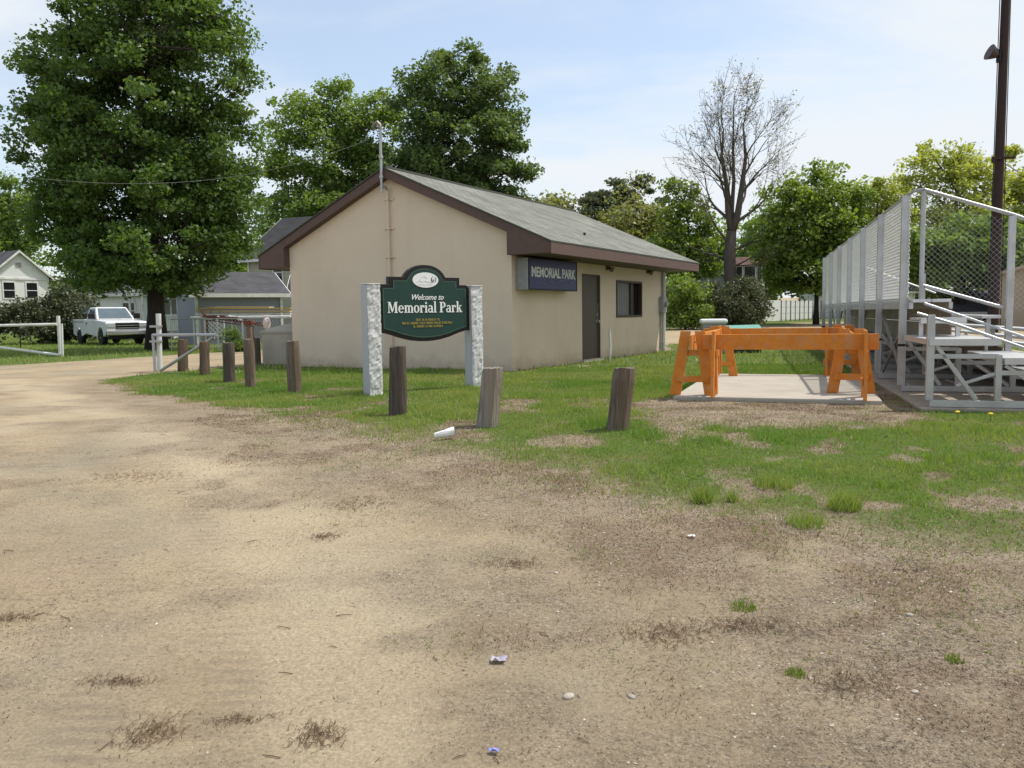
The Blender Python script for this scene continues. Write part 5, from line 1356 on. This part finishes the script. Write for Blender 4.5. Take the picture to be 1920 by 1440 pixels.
# porch with white posts and slatted rail panels
b0 = at(292, 600, 50); PT = frame((b0.x, 50, 0), 2)
por = thing('porch', PT(0, 0, 0), 'white porch with slim posts and railing panels behind the maple trunk', 'porch')
for x in (-1.55, -.75, .3, 1.4): mb = MB(PT); mb.box(x - .05, x + .05, -.05, .05, 0, 2.9); mb.build('post', 'white_paint', por)
for xa, xb in ((-1.5, -.8), (.35, 1.35)):
    mb = MB(PT); mb.box(xa, xb, -.03, .03, 1.45, 1.53); mb.box(xa, xb, -.03, .03, .55, .62)
    n = int((xb - xa) / .11)
    for k in range(n): x = xa + (xb - xa) * (k + .5) / n; mb.box(x - .04, x + .04, -.012, .012, .62, 1.45)
    mb.build('railing', 'white_paint', por)
mb = MB(PT); mb.box(-1.8, 1.7, -.3, 2.6, 2.9, 3.05); mb.build('canopy', 'white_paint', por)
mb = MB(PT); mb.box(-1.7, 1.6, 0, 2.5, .3, .45); mb.build('deck', 'wood_grey', por)
mb = MB(PT); mb.box(-1.7, 1.6, 2.5, 2.6, .45, 2.9); mb.build('back_wall', 'house_grey', por)
mb = MB(PT)
for k in range(9): mb.box(-.66 + .0, -.60, 1.0, 1.05, .5, 2.6) if k == 0 else (mb.box(-.2, -.14, 1.0, 1.05, .5, 2.6) if k == 1 else mb.box(-.60, -.2, 1.0, 1.04, .4 + .27 * k, .46 + .27 * k))
mb.build('ladder', 'white_paint', por)
# blue-grey shed: eave faces the viewer
t, T = house('grey_shed', 'blue-grey shed with a dark shingled roof and white eave board, left of the hut', 350, 600, 40.95, 58, 4.6, 4.1, 2.5, 1.0, 'house_bluegrey', 'roof_grey', over=.35, cat='shed')
house('beige_house', 'pale yellowish house with a steep dark roof behind the shed, beside the hut eave', 546, 600, 64.7, 110, 10, 10, 5.5, 3.2, 'house_beige', 'roof_dark', over=.5,
      wins=(('r', 2.2, 2.9, 3.6, 5.0, 'glass_dark'),))
house('annex', 'grey annex of the yellowish house seen under the hut eave', 560, 600, 55, 84, 5, 5, 2.9, 1.5, 'house_grey', 'roof_dark', cat='house')
# lumber on a rack, lattice panel, pipes, rusty scrap
Yr = 35.0
ra, rb = at(372, 640, Yr), at(548, 640, Yr - .4); zr = at(372, 588, Yr).z
rack = thing('boat_dock_rack', Vector(((ra.x + rb.x) / 2, Yr, 0)), 'long rack of pale boards with a yellow edge board in front of the grey shed', 'rack')
for t_ in (.02, .35, .7, .98): x = ra.x + (rb.x - ra.x) * t_; mb = MB(); mb.tube([(x, Yr, 0), (x, Yr, zr)], .04, 8); mb.bar((x, Yr - .5, zr - .12), (x, Yr + .5, zr - .12), .08, .08); mb.build('leg', 'galv', rack)
def along(v, dv_, m, nm, h_, y_=-.45, a=0.0, b=1.0):
    mb = MB(); A = at(372 + 176 * a, v, Yr + y_); B = at(372 + 176 * b, v + dv_, Yr - .4 + y_); mb.bar(A, B, .5, h_); return mb.build(nm, m, rack)
along(578.5, -.5, 'yellow_board', 'edge_board', .035); along(584, -.5, 'lumber', 'board', .10, -.35); along(589.5, -1, 'white_paint', 'board', .045, -.5); along(576, 0, 'grey_paint', 'board', .07, -.1, .1, .78)
for k in range(10): A = at(378 + 17 * k, 587, Yr - .72); mb = MB(); mb.box(A.x - .02, A.x + .02, A.y, A.y + .03, A.z - .08, A.z + .10); mb.build('cleat', 'wood_grey', rack)
# lattice
la = at(385, 625, 33.2); lb_ = at(420, 625, 33.2); lt = at(400, 600, 33.2).z
lat = thing('lattice_panel', (la + lb_) / 2, 'white diagonal lattice panel under the board rack', 'lattice')
mb = MB(); chain(mb, lambda a, z, s: (la.x + a, 33.2 + .012 * s, z), 0, lb_.x - la.x, lt - .62, lt, pitch=.125, r=.017); mb.build('slats', 'white_paint', lat, fixn=False)
mb = MB(); w_ = lb_.x - la.x
for q in ((-.03, 0, lt - .62, lt), (w_, w_ + .03, lt - .62, lt), (-.03, w_ + .03, lt, lt + .03), (-.03, w_ + .03, lt - .65, lt - .62)): mb.box(la.x + q[0], la.x + q[1], 33.17, 33.23, q[2], q[3])
mb.box(la.x - .0, la.x + .04, 33.17, 33.23, 0, lt - .6); mb.box(la.x + w_ - .04, la.x + w_, 33.17, 33.23, 0, lt - .6); mb.build('frame', 'white_paint', lat)
# dark tarp-like backing behind the lattice: the rack's shade is real, so only pipes and scrap are added
def pile(name, label, cat, items, m, par=None):
    mb = MB()
    for a_, b_, r in items: mb.tube([a_, b_], r, 8)
    return tag(mb.build(name, m, None, smooth='auto'), label, cat)
pile('pipe', 'white pipe lying level across the wire fence below the board rack', 'pipe', [(at(357, 595, 32.5), at(545, 593, 31.5), .04)], 'white_paint')
pile('pipe', 'thin white pipe slanting down toward the rusty fence bracket', 'pipe', [(at(430, 592, 32.3), at(472, 608, 31.2), .035)], 'white_paint')
sc = MB(); rn = random.Random(5)
for k in range(26):
    u = rn.uniform(380, 470); A = at(u, 593 + (u - 400) * .10 + rn.uniform(-3, 6), 32.2); B = at(u + rn.uniform(15, 46), 594 + (u - 390) * .14 + rn.uniform(-3, 7), 31.9)
    sc.bar(A, B, rn.uniform(.04, .12), rn.uniform(.02, .06))
A = at(388, 600, 32.1); B = at(474, 612, 31.9)
sc.bar(A, B, .3, .03)
for A_ in (A, B): sc.tube([A_, (A_.x, A_.y, 0)], .04, 8)
tag(sc.build('scrap_pile', 'rust', None), 'rusty red-brown scrap lying on a low shelf behind the fence', 'scrap pile')
# right side: turreted house, white fence with dark posts, grey and tan houses
Yt = 92; tb = at(1402, 600, Yt); tb.z = ground_z(tb.x, Yt)
tur = thing('turret_house', tb, 'house end with a brown mansard roof and a large bay window beyond the bushes', 'house')
mb = MB(); sc_ = Yt / FPX; z1 = at(1402, 527, Yt).z; z2 = at(1402, 498, Yt).z; z3 = at(1402, 481, Yt).z
mb.box(tb.x - 2.0, tb.x + 1.9, Yt, Yt + 6, tb.z - 1, z1); mb.build('wall', 'house_beige', tur)
mb = MB(); 
V = [(tb.x - 1.7, Yt, z1), (tb.x + 1.7, Yt, z1), (tb.x + 1.7, Yt + 5, z1), (tb.x - 1.7, Yt + 5, z1), (tb.x - 1.55, Yt + .1, z2), (tb.x + 1.55, Yt + .1, z2), (tb.x + 1.55, Yt + 5, z2), (tb.x - 1.55, Yt + 5, z2)]
mb.add(V, [(0, 1, 5, 4), (1, 2, 6, 5), (2, 3, 7, 6), (3, 0, 4, 7)]); mb.build('bay', 'white_paint', tur)
for x0, x1 in ((-1.3, -.7), (-.45, .75), (1.0, 1.45)):
    mb = MB(); mb.box(tb.x + x0 - .08, tb.x + x1 + .08, Yt - .06, Yt - .0, z1 + .1, z2 - .05); wn = mb.build('window', 'white_paint', tur)
    mb = MB(); mb.box(tb.x + x0, tb.x + x1, Yt - .09, Yt - .063, z1 + .2, z2 - .12); mb.build('pane', 'glass_dark', wn)
mb = MB(); V = [(tb.x - 2.0, Yt - .3, z2), (tb.x + 2.0, Yt - .3, z2), (tb.x + 2.0, Yt + 5.5, z2), (tb.x - 2.0, Yt + 5.5, z2), (tb.x - 1.2, Yt + .7, z3), (tb.x + 1.2, Yt + .7, z3), (tb.x + 1.2, Yt + 4.5, z3), (tb.x - 1.2, Yt + 4.5, z3)]
for f_ in ((0, 1, 5, 4), (1, 2, 6, 5), (2, 3, 7, 6), (3, 0, 4, 7), (4, 5, 6, 7), (3, 2, 1, 0)): mb.quad(*[V[i] for i in f_], uv=[(0, 0), (4, 0), (3.2, 1.2), (.8, 1.2)])
mb.build('roof', 'roof_brown', tur)
house('grey_house', 'grey house with white roof edges peeping past the far hut eave', 1318, 600, 88, 0, 5, 8, 4.3, 2.2, 'house_grey', 'roof_grey', over=.4)
house('low_garage', 'low grey-roofed garage behind the white fence', 1510, 600, 84, 92, 4, 10, 2.6, 1.5, 'house_white', 'roof_grey', cat='garage')
fo = at(1428, 588, 72); fo.z = ground_z(fo.x, 74); FT = frame(fo, -48)
Lw = 26.0; zt = at(1490, 560, 74).z - fo.z - .12
fw_ = thing('white_fence', fo, 'long white board fence beyond the sandy road, seen behind dark wire posts', 'fence')
mb = MB(FT); x = 0
while x < Lw: mb.box(x, x + .28, 0, .03, 0, zt); x += .295
mb.build('boards', 'fence_white', fw_)
mb = MB(FT); mb.box(0, Lw, .035, .08, zt - .3, zt - .2); mb.box(0, Lw, .035, .08, .2, .3); mb.build('rails', 'fence_white', fw_)
wf = thing('wire_fence', FT(0, -1.6, 0), 'black wire fence with evenly spaced dark posts in front of the white fence', 'fence')
for k in range(18):
    mb = MB(FT); mb.tube([(.4 + k * .98, -1.6, -.1), (.4 + k * .98, -1.6, zt - .05)], .04, 8); mb.build('post', 'black', wf)
mb = MB(FT)
for k in range(4): z = .15 + (zt - .25) * k / 3; mb.tube([(0, -1.66, z), (17.4, -1.66, z)], .009, 5)
x = 0
while x < 17.4: mb.tube([(x, -1.66, 0), (x, -1.66, zt - .1)], .004, 4, cap=False); x += .4
mb.build('wires', 'black', wf)
house('tan_building', 'plain tan building at the right edge behind the bleachers', 1992, 600, 48, 31, 6.2, 8, 3.3, .9, 'house_tan', 'roof_dark', over=.3, trim='house_tan', cat='building')
house('grey_house', 'low tan house with a wide grey roof and white doors behind the bleacher rails', 1762, 600, 58, 95, 5.5, 8, 2.0, 1.3, 'house_tan', 'roof_grey', over=.4,
      z0=-.95, wins=(('r', 3.9, 4.9, .3, 1.8, 'sign_white'), ('r', 1.6, 2.6, .9, 1.7, 'glass_dark')))

# ------------------------------------------------------------------ bins beyond the slab
pbx = at(1337, 655, 24.5); pbx.z = 0; BT = frame(pbx, 12)
bn = thing('storage_bin', pbx, 'grey upright plastic bin with a rounded white lid behind the orange barricades', 'bin')
zt = at(1337, 606, 24.5).z
mb = MB(BT); mb.box(-.36, .36, -.3, .3, 0.0, zt); mb.build('body', 'grey_paint', bn, bevel=.06)
mb = MB(BT); mb.box(-.41, .41, -.35, .35, zt - .02, zt + .13); mb.build('lid', 'plastic_white', bn, bevel=.09)
pgx = at(1388, 655, 24.8); pgx.z = 0; GT = frame(pgx, 8)
gb_ = thing('deck_box', pgx, 'low dark green box with a slanting teal lid next to the grey bin', 'box')
zl, zh = at(1345, 621, 24.4).z, at(1420, 610, 25.4).z
mb = MB(GT); V = [(-.6, -.4, 0), (.55, -.4, 0), (.55, .4, 0), (-.6, .4, 0), (-.6, -.4, zl - .12), (.55, -.4, zl - .10), (.55, .4, zh - .12), (-.6, .4, zh - .14)]
mb.add(V, [(0, 3, 2, 1), (4, 5, 6, 7), (0, 1, 5, 4), (1, 2, 6, 5), (2, 3, 7, 6), (3, 0, 4, 7)]); mb.build('body', 'green_box', gb_, bevel=.02)
mb = MB(GT); V = [(-.68, -.5, zl - .07), (.6, -.5, zl - .05), (.62, .48, zh - .02), (-.66, .48, zh - .04)]; mb.prism(V, (0, 0, .05)); mb.build('lid', 'teal_lid', gb_, bevel=.01)

# ------------------------------------------------------------------ pickup
tb_ = at(241, 645, 40.5); tb_.z = ground_z(tb_.x, 40.5)
# truck frame: x forward, y to its left
TH_ = R(137); tf = Vector((math.sin(TH_), math.cos(TH_), 0)); tl = Vector((-tf.y, tf.x, 0))
TO = tb_ - tf * 2.75
def TT(x, y, z): return TO + tf * x + tl * y + Vector((0, 0, z))
tr = thing('pickup_truck', TT(0, 0, 0), 'white pickup truck facing right, parked in the shade beside the maple', 'pickup truck')
W2 = .98
def arch(cx, r=.47, n=9): return [(cx + r * math.cos(math.pi * (1 - k / (n - 1))), .42 + r * math.sin(math.pi * (1 - k / (n - 1)))) for k in range(n)]
# side profile: bed rear at x = -2.75, nose at 2.75
side = [(-2.75, .55)] + arch(-1.75) + arch(1.72) + [(2.62, .50), (2.75, .62), (2.74, 1.05), (2.62, 1.20), (1.05, 1.30), (-.55, 1.30), (-2.75, 1.30)]
mb = MB(TT); mb.prism([Vector((x, -W2, z)) for x, z in side], (0, 2 * W2, 0)) if False else None
def side_prism(mb, prof, y0, y1):
    n = len(prof); mb.add([(x, y0, z) for x, z in prof] + [(x, y1, z) for x, z in prof], [tuple(range(n)), tuple(range(2 * n - 1, n - 1, -1))] + [(i, (i + 1) % n, (i + 1) % n + n, i + n) for i in range(n)])
cabp = [(-.62, .55)] + arch(1.72) + [(2.60, .55), (2.74, .66), (2.72, 1.02), (2.60, 1.17), (1.0, 1.27), (-.62, 1.29)]
side_prism(mb, cabp, -W2, W2); body = mb.build('body', 'truck_white', tr, bevel=.05)
mb = MB(TT); bedp = [(-2.75, .55)] + arch(-1.75) + [(-.68, .55), (-.68, 1.31), (-2.75, 1.31)]
side_prism(mb, bedp, -W2, -W2 + .08); side_prism(mb, bedp, W2 - .08, W2)
mb.box(-2.75, -2.68, -W2 + .081, W2 - .081, .6, 1.30); mb.box(-.75, -.68, -W2 + .081, W2 - .081, .6, 1.30); mb.box(-2.67, -.76, -W2 + .081, W2 - .081, .62, .70)
mb.build('bed', 'truck_white', tr, bevel=.015)
mb = MB(TT)
lo, hi = 1.27, 1.90
V = [(-.60, -.92, lo), (1.12, -.92, lo), (1.12, .92, lo), (-.60, .92, lo), (-.48, -.76, hi), (.42, -.74, hi), (.42, .74, hi), (-.48, .76, hi)]
mb.add(V, [(0, 3, 2, 1), (4, 5, 6, 7), (0, 1, 5, 4), (1, 2, 6, 5), (2, 3, 7, 6), (3, 0, 4, 7)]); mb.build('cab', 'truck_white', tr, bevel=.05)
def onface(q, uv_, off):
    """point on a bilinear face, pushed outward."""
    a, b, c, d = [Vector(p) for p in q]; n = (b - a).cross(d - a).normalized()
    return lambda s, t: tuple((a * (1 - s) + b * s) * (1 - t) + (d * (1 - s) + c * s) * t + n * off)
def glassface(nm, q, s0, s1, t0, t1, m):
    f = onface(q, None, .012); g = onface(q, None, .002); mb = MB(TT)
    P = [f(s0, t0), f(s1, t0), f(s1, t1), f(s0, t1), g(s0, t0), g(s1, t0), g(s1, t1), g(s0, t1)]
    mb.add(P, [(0, 1, 2, 3), (7, 6, 5, 4), (0, 4, 5, 1), (1, 5, 6, 2), (2, 6, 7, 3), (3, 7, 4, 0)]); return mb.build(nm, m, tr)
glassface('windshield', (V[1], V[2], V[6], V[5]), .06, .94, .08, .90, 'windshield')
glassface('side_window', (V[0], V[1], V[5], V[4]), .20, .86, .10, .84, 'glass_dark')
glassface('side_window', (V[2], V[3], V[7], V[6]), .14, .80, .10, .84, 'glass_dark')
for s in (-1, 1):
    mb = MB(TT); y0_, y1_ = sorted((s * (W2 + .002), s * (W2 + .012))); mb.box(-.52, .98, y0_, y1_, .62, 1.22); dr = mb.build('door', 'truck_white', tr, bevel=.004)
    mb = MB(TT); y0_, y1_ = sorted((s * (W2 + .013), s * (W2 + .04))); mb.box(-.42, -.20, y0_, y1_, 1.08, 1.13); mb.build('handle', 'black', dr)
    mb = MB(TT); y0_, y1_ = sorted((s * (W2 - .05), s * (W2 + .26))); mb.box(.82, .94, y0_, y1_, 1.32, 1.58); mb.build('mirror', 'black', tr, bevel=.02)
    mb = MB(TT); y0_, y1_ = sorted((s * .56, s * .95)); mb.box(2.70, 2.765, y0_, y1_, .90, 1.10); mb.build('headlight', 'lamp_glass', tr, bevel=.015)
    mb = MB(TT); y0_, y1_ = sorted((s * (W2 + .002), s * (W2 + .010))); mb.box(-2.6, 2.3, y0_, y1_, 1.17, 1.195) if False else mb.box(-2.7, -.7, y0_, y1_, 1.15, 1.18); mb.build('side_stripe', 'black', tr)
mb = MB(TT); mb.box(2.70, 2.75, -.55, .55, .80, 1.12); gr_ = mb.build('grille', 'black', tr)
mb = MB(TT)
for z in (.84, .96, 1.08): mb.box(2.751, 2.768, -.54, .54, z, z + .03)
mb.build('bars', 'chrome', gr_)
mb = MB(TT); mb.box(2.66, 2.90, -1.0, 1.0, .50, .72); mb.build('bumper', 'chrome', tr, bevel=.04)
mb = MB(TT); mb.box(2.60, 2.78, -.9, .9, .30, .49); mb.build('valance', 'black', tr, bevel=.03)
for cx in (-1.75, 1.72):
    for s in (-1, 1):
        def wT(x, y, z): return TT(cx + x, s * (W2 - .26 + z), .40 + y)
        mb = MB(wT); mb.lathe([(.24, 0), (.36, 0), (.40, .04), (.40, .20), (.36, .25), (.24, .25)], 24); ty = mb.build('wheel', 'rubber', tr, smooth='auto')
        mb = MB(wT); mb.lathe([(.10, .16), (.235, .18), (.245, .245), (.20, .22), (.08, .20), (.06, .25), (.02, .255)], 20); mb.build('rim', 'chrome', ty, smooth='auto')

# ------------------------------------------------------------------ litter and small plants on the ground
def on_ground(u, v):
    p = hit(u, v); return p
def zrel(p): return Vector((p.x, p.y, surf_z(p.x, p.y)))
p = zrel(hit(833, 826)); 
cup = thing('paper_cup', p, 'crushed white drink cup lying on the grass in front of the bollards', 'cup')
def cT(x, y, z):
    a_ = R(18); q = Vector((z * math.cos(a_) - x * math.sin(a_) * .3, z * .35 + x * .5, 0)); return p + Vector((q.x - .10, q.y, .055 + y * .8 + z * .14))
mb = MB(cT); mb.lathe([(.032, 0), (.034, .004), (.046, .10), (.052, .20), (.055, .205), (.050, .204), (.044, .10), (.030, .01)], 16)
rn = random.Random(2)
for i, v in enumerate(mb.v): mb.v[i] = v + Vector((rn.gauss(0, .003), rn.gauss(0, .003), rn.gauss(0, .003)))
cb = mb.build('cup', 'plastic_white', cup, smooth='auto')
mb = MB(cT); 
for k in range(5): a_ = -1.2 + k * .25; mb.box(.0435 * math.cos(a_) - .004, .0435 * math.cos(a_) + .006, .0435 * math.sin(a_) - .004, .0435 * math.sin(a_) + .004, .08 + .01 * (k % 2), .12)
mb.build('print', 'grey_paint', cup)
def scrap(u, v, s, m, label, cat, seed):
    q = zrel(hit(u, v)); mb = MB(); rn = random.Random(seed); n = 5; V = []
    for i in range(n):
        for j in range(n): V.append((q.x + (i / (n - 1) - .5) * s * 1.5 + rn.gauss(0, s * .06), q.y + (j / (n - 1) - .5) * s + rn.gauss(0, s * .06), q.z + .012 + abs(rn.gauss(0, s * .16))))
    mb.add(V, [(i * n + j, i * n + j + 1, (i + 1) * n + j + 1, (i + 1) * n + j) for i in range(n - 1) for j in range(n - 1)])
    o = mb.build('litter_scrap', m, None, fixn=False); so = o.modifiers.new('t', 'SOLIDIFY'); so.thickness = .002
    tag(o, label, cat)
scrap(936, 1246, .045, 'plastic_violet', 'crumpled greyish violet wrapper on the dirt', 'litter', 1)
scrap(926, 1416, .022, 'plastic_blue', 'small blue wrapper scrap near the bottom edge', 'litter', 2)
scrap(1297, 1010, .03, 'plastic_white', 'thin white splinter of litter at the edge of the grass', 'litter', 4)
def rock(u, v, s, m, label, seed):
    q = zrel(hit(u, v)); bm = bmesh.new(); bmesh.ops.create_icosphere(bm, subdivisions=2, radius=s)
    rn = random.Random(seed)
    for v_ in bm.verts: v_.co = Vector((v_.co.x * 1.25, v_.co.y * .9, v_.co.z * .55)) * (1 + rn.gauss(0, .07))
    me_ = bpy.data.meshes.new('stone'); bm.to_mesh(me_); bm.free(); me_.materials.append(M[m])
    for pl_ in me_.polygons: pl_.use_smooth = True
    o = bpy.data.objects.new('stone', me_); COL.objects.link(o); o.location = q + Vector((0, 0, s * .12)); o.rotation_euler.z = rn.uniform(0, 6)
    tag(o, label, 'stone')
rock(1066, 1311, .022, 'stone_pale', 'pale flat stone half sunk in the dirt, largest near the front', 1)
rock(1184, 1312, .016, 'stone', 'small grey stone right of the pale flat stone', 2)
rock(1716, 1300, .014, 'stone_pale', 'small cream pebble toward the lower right corner', 3)
rock(1706, 1155, .018, 'stone', 'brown-grey stone on the gravel at the right', 4)
rock(1042, 1075, .014, 'stone_pale', 'cream pebble on the gravel between the lawn and the violet wrapper', 5)
def tuft(u, v, h, r, n, label, mname='grass'):
    q = zrel(hit(u, v)); t = thing('grass_tuft', q, label, 'grass tuft')
    a_ = rng.uniform(0, 6.28, n); d = r * rng.uniform(0, 1, n) ** .6
    x = q.x + d * np.cos(a_); y = q.y + d * np.sin(a_)
    blades('blades', x, y, h * rng.uniform(.4, 1.1, n), .007, mname, .75, None, t, np.full(n, q.z))
tuft(1317, 944, .15, .07, 240, 'tall clump of grass at the ragged lawn edge, left of a smaller sprig')
tuft(1373, 944, .11, .035, 90, 'thin sprig of grass beside the tall clump on the bare edge')
tuft(1582, 955, .15, .12, 420, 'bushy grass clump, widest one at the worn edge of the lawn')
tuft(1512, 985, .09, .13, 300, 'low spreading grass clump left in the gravel before the lawn')
tuft(1450, 912, .12, .16, 380, 'broad grass clump just inside the lawn behind the low spreading one')
tuft(1392, 1143, .035, .07, 160, 'bright green weed patch in the middle of the gravel', 'moss_weed')
tuft(1492, 1268, .03, .045, 120, 'bright green weed rosette low in the gravel at right', 'moss_weed')
tuft(1790, 1240, .035, .04, 90, 'little green weed sprig near the right edge', 'moss_weed')
def dandelion(u, v, label):
    q = zrel(hit(u, v)); t = thing('dandelion', q, label, 'dandelion')
    mb = MB(); mb.tube([q, q + Vector((.006, 0, .05)), q + Vector((.002, 0, .085))], .003, 5); mb.build('stem', 'moss_weed' if False else 'green_box', t)
    mb = MB(); mb.lathe([(.008, .08), (.026, .088), (.028, .096), (.012, .106)], 12, tuple(q)); mb.build('flower_head', 'dandelion', t)
dandelion(1795, 786, 'yellow dandelion in front of the bleacher stair')
dandelion(1857, 790, 'second yellow dandelion, smaller, nearer the right edge')
# dead plants and twigs lying on the sand
def dead_patch(u, v, w, d, n, label, ang=.2):
    q = zrel(hit(u, v)); t = thing('dead_weed', q, label, 'dead weed')
    mb = MB(); rn = random.Random(int(u * 7 + v))
    for k in range(int(n * 2.2)):
        a_ = rn.gauss(ang, 1.2); x, y = q.x + rn.gauss(0, w), q.y + rn.gauss(0, d); l_ = rn.uniform(.008, .035)
        z = surf_z(x, y) + .003; b = rn.gauss(0, .02)
        mb.tube([(x, y, z), (x + l_ * .5 * math.cos(a_), y + l_ * .5 * math.sin(a_) + b * .5, z + abs(rn.gauss(0, .009))), (x + l_ * math.cos(a_), y + l_ * math.sin(a_) + b, z + .002)], [.0012, .0011, .0006], 3, cap=False)
    mb.build('stalks', 'twig', t, fixn=False)
for (u, v, w, d, n, lab) in ((670, 945, .14, .10, 130, 'reddish brown dead weed patch on the sand, below the white cup'), (607, 1007, .05, .05, 60, 'small dark dead weed tuft on the open sand'),
                             (595, 1385, .05, .045, 90, 'dead sprawling weed at the bottom, left of the blue scrap'), (280, 1372, .06, .06, 110, 'brown dead weed clump in the lower left corner area'),
                             (220, 1275, .07, .03, 70, 'thin dead weed trail above the lower left clump'), (262, 895, .22, .12, 120, 'dark trampled weed streak on the sandy drive'),
                             (30, 1158, .06, .03, 50, 'dead weed tuft at the left edge of the picture'), (1240, 1195, .10, .08, 150, 'russet dead weed patch in the middle of the gravel'),
                             (1400, 1180, .13, .06, 170, 'russet dead weed strip beside the bright green weed patch'), (1590, 1290, .09, .07, 130, 'russet dead weed patch at the lower right'),
                             (450, 1350, .08, .02, 40, 'sparse dead stalks on the sand near the bottom'), (960, 1060, .10, .05, 90, 'dead weed patch where the sand turns to gravel')):
    dead_patch(u, v, w, d, n, lab)

mb = MB(); rn = random.Random(12)
for k in range(150):
    x, y = rn.uniform(-4.5, 5.5), 2.2 + 8 * rn.random() ** 1.6; a_ = rn.uniform(0, 3.14); l_ = rn.uniform(.02, .09); z = surf_z(x, y) + .004
    mb.tube([(x, y, z), (x + l_ * .5 * math.cos(a_) + rn.gauss(0, .004), y + l_ * .5 * math.sin(a_) + rn.gauss(0, .004), z + .004), (x + l_ * math.cos(a_), y + l_ * math.sin(a_), z)], [.0022, .002, .0012], 4)
tag(mb.build('twigs', 'twig', None, fixn=False), 'short dark twigs strewn over the sand', 'twigs', kind='stuff')
# ------------------------------------------------------------------ sun, sky, camera
SH, SE = 78, 62
sv = Vector((math.cos(R(SE)) * math.sin(R(SH)), math.cos(R(SE)) * math.cos(R(SH)), math.sin(R(SE))))
sl_ = bpy.data.lights.new('sun', 'SUN'); sl_.energy = 3.5; sl_.angle = R(.6); sl_.color = (1, .955, .88)
so_ = bpy.data.objects.new('sun', sl_); COL.objects.link(so_); so_.rotation_euler = sv.to_track_quat('Z', 'Y').to_euler(); so_.location = (20, 5, 30)
w = bpy.data.worlds.new('World'); scene.world = w; w.use_nodes = True
nt = w.node_tree; N, L = nt.nodes, nt.links
for n_ in list(N): N.remove(n_)
out = N.new('ShaderNodeOutputWorld'); bg1 = N.new('ShaderNodeBackground'); bg2 = N.new('ShaderNodeBackground'); ms = N.new('ShaderNodeMixShader')
sky = N.new('ShaderNodeTexSky'); sky.sky_type = 'NISHITA'; sky.sun_disc = False; sky.sun_elevation = R(SE); sky.sun_rotation = R(SH)
sky.air_density = 1.1; sky.dust_density = 1.2; sky.ozone_density = 1.2
L.new(sky.outputs['Color'], bg1.inputs['Color']); bg1.inputs['Strength'].default_value = .15
tcw = N.new('ShaderNodeTexCoord'); sep = N.new('ShaderNodeSeparateXYZ'); L.new(tcw.outputs['Generated'], sep.inputs['Vector'])
def wm(op, a, b=None, clamp=False):
    x = N.new('ShaderNodeMath'); x.operation = op; x.use_clamp = clamp
    for i, v_ in enumerate((a, b)):
        if v_ is None: continue
        if isinstance(v_, (int, float)): x.inputs[i].default_value = v_
        else: L.new(v_, x.inputs[i])
    return x.outputs[0]
zz = wm('ADD', wm('MAXIMUM', sep.outputs['Z'], 0.0), .22)
cmb = N.new('ShaderNodeCombineXYZ'); L.new(wm('DIVIDE', sep.outputs['X'], zz), cmb.inputs['X']); L.new(wm('DIVIDE', sep.outputs['Y'], zz), cmb.inputs['Y'])
def wnoise(scale, detail, rough, dist, off):
    mp_ = N.new('ShaderNodeMapping'); L.new(cmb.outputs['Vector'], mp_.inputs['Vector']); mp_.inputs['Location'].default_value = off; mp_.inputs['Scale'].default_value = (1, 1.7, 1)
    n_ = N.new('ShaderNodeTexNoise'); n_.inputs['Scale'].default_value = scale; n_.inputs['Detail'].default_value = detail; n_.inputs['Roughness'].default_value = rough; n_.inputs['Distortion'].default_value = dist
    L.new(mp_.outputs['Vector'], n_.inputs['Vector']); return n_.outputs['Fac']
n1 = wnoise(.75, 6, .52, .3, (3.1, 1.7, 0)); n2 = wnoise(2.4, 8, .6, .5, (0, 0, 2))
cl = wm('ADD', wm('MULTIPLY', n1, .8), wm('MULTIPLY', n2, .25))
cl = wm('ADD', cl, wm('MULTIPLY', sep.outputs['X'], .16))
mr = N.new('ShaderNodeMapRange'); mr.interpolation_type = 'SMOOTHSTEP'; L.new(cl, mr.inputs['Value'])
mr.inputs['From Min'].default_value = .36; mr.inputs['From Max'].default_value = .62; mr.inputs['To Min'].default_value = .30; mr.inputs['To Max'].default_value = 1.0
L.new(mr.outputs['Result'], ms.inputs['Fac'])
bg2.inputs['Color'].default_value = (.80, .845, .89, 1); bg2.inputs['Strength'].default_value = .84
L.new(bg1.outputs['Background'], ms.inputs[1]); L.new(bg2.outputs['Background'], ms.inputs[2]); L.new(ms.outputs['Shader'], out.inputs['Surface'])

cd = bpy.data.cameras.new('camera'); cd.sensor_width = 36; cd.sensor_fit = 'HORIZONTAL'; cd.lens = FPX / 1920 * 36; cd.clip_end = 4000; cd.clip_start = .05
co_ = bpy.data.objects.new('camera', cd); COL.objects.link(co_)
mtx = Matrix((cr, cu, -cf)).transposed().to_4x4(); mtx.translation = CAM; co_.matrix_world = mtx
scene.camera = co_
vs = scene.view_settings; vs.view_transform = 'Standard'; vs.look = 'None'; vs.exposure = 0.36; vs.gamma = 1; vs.use_curve_mapping = False
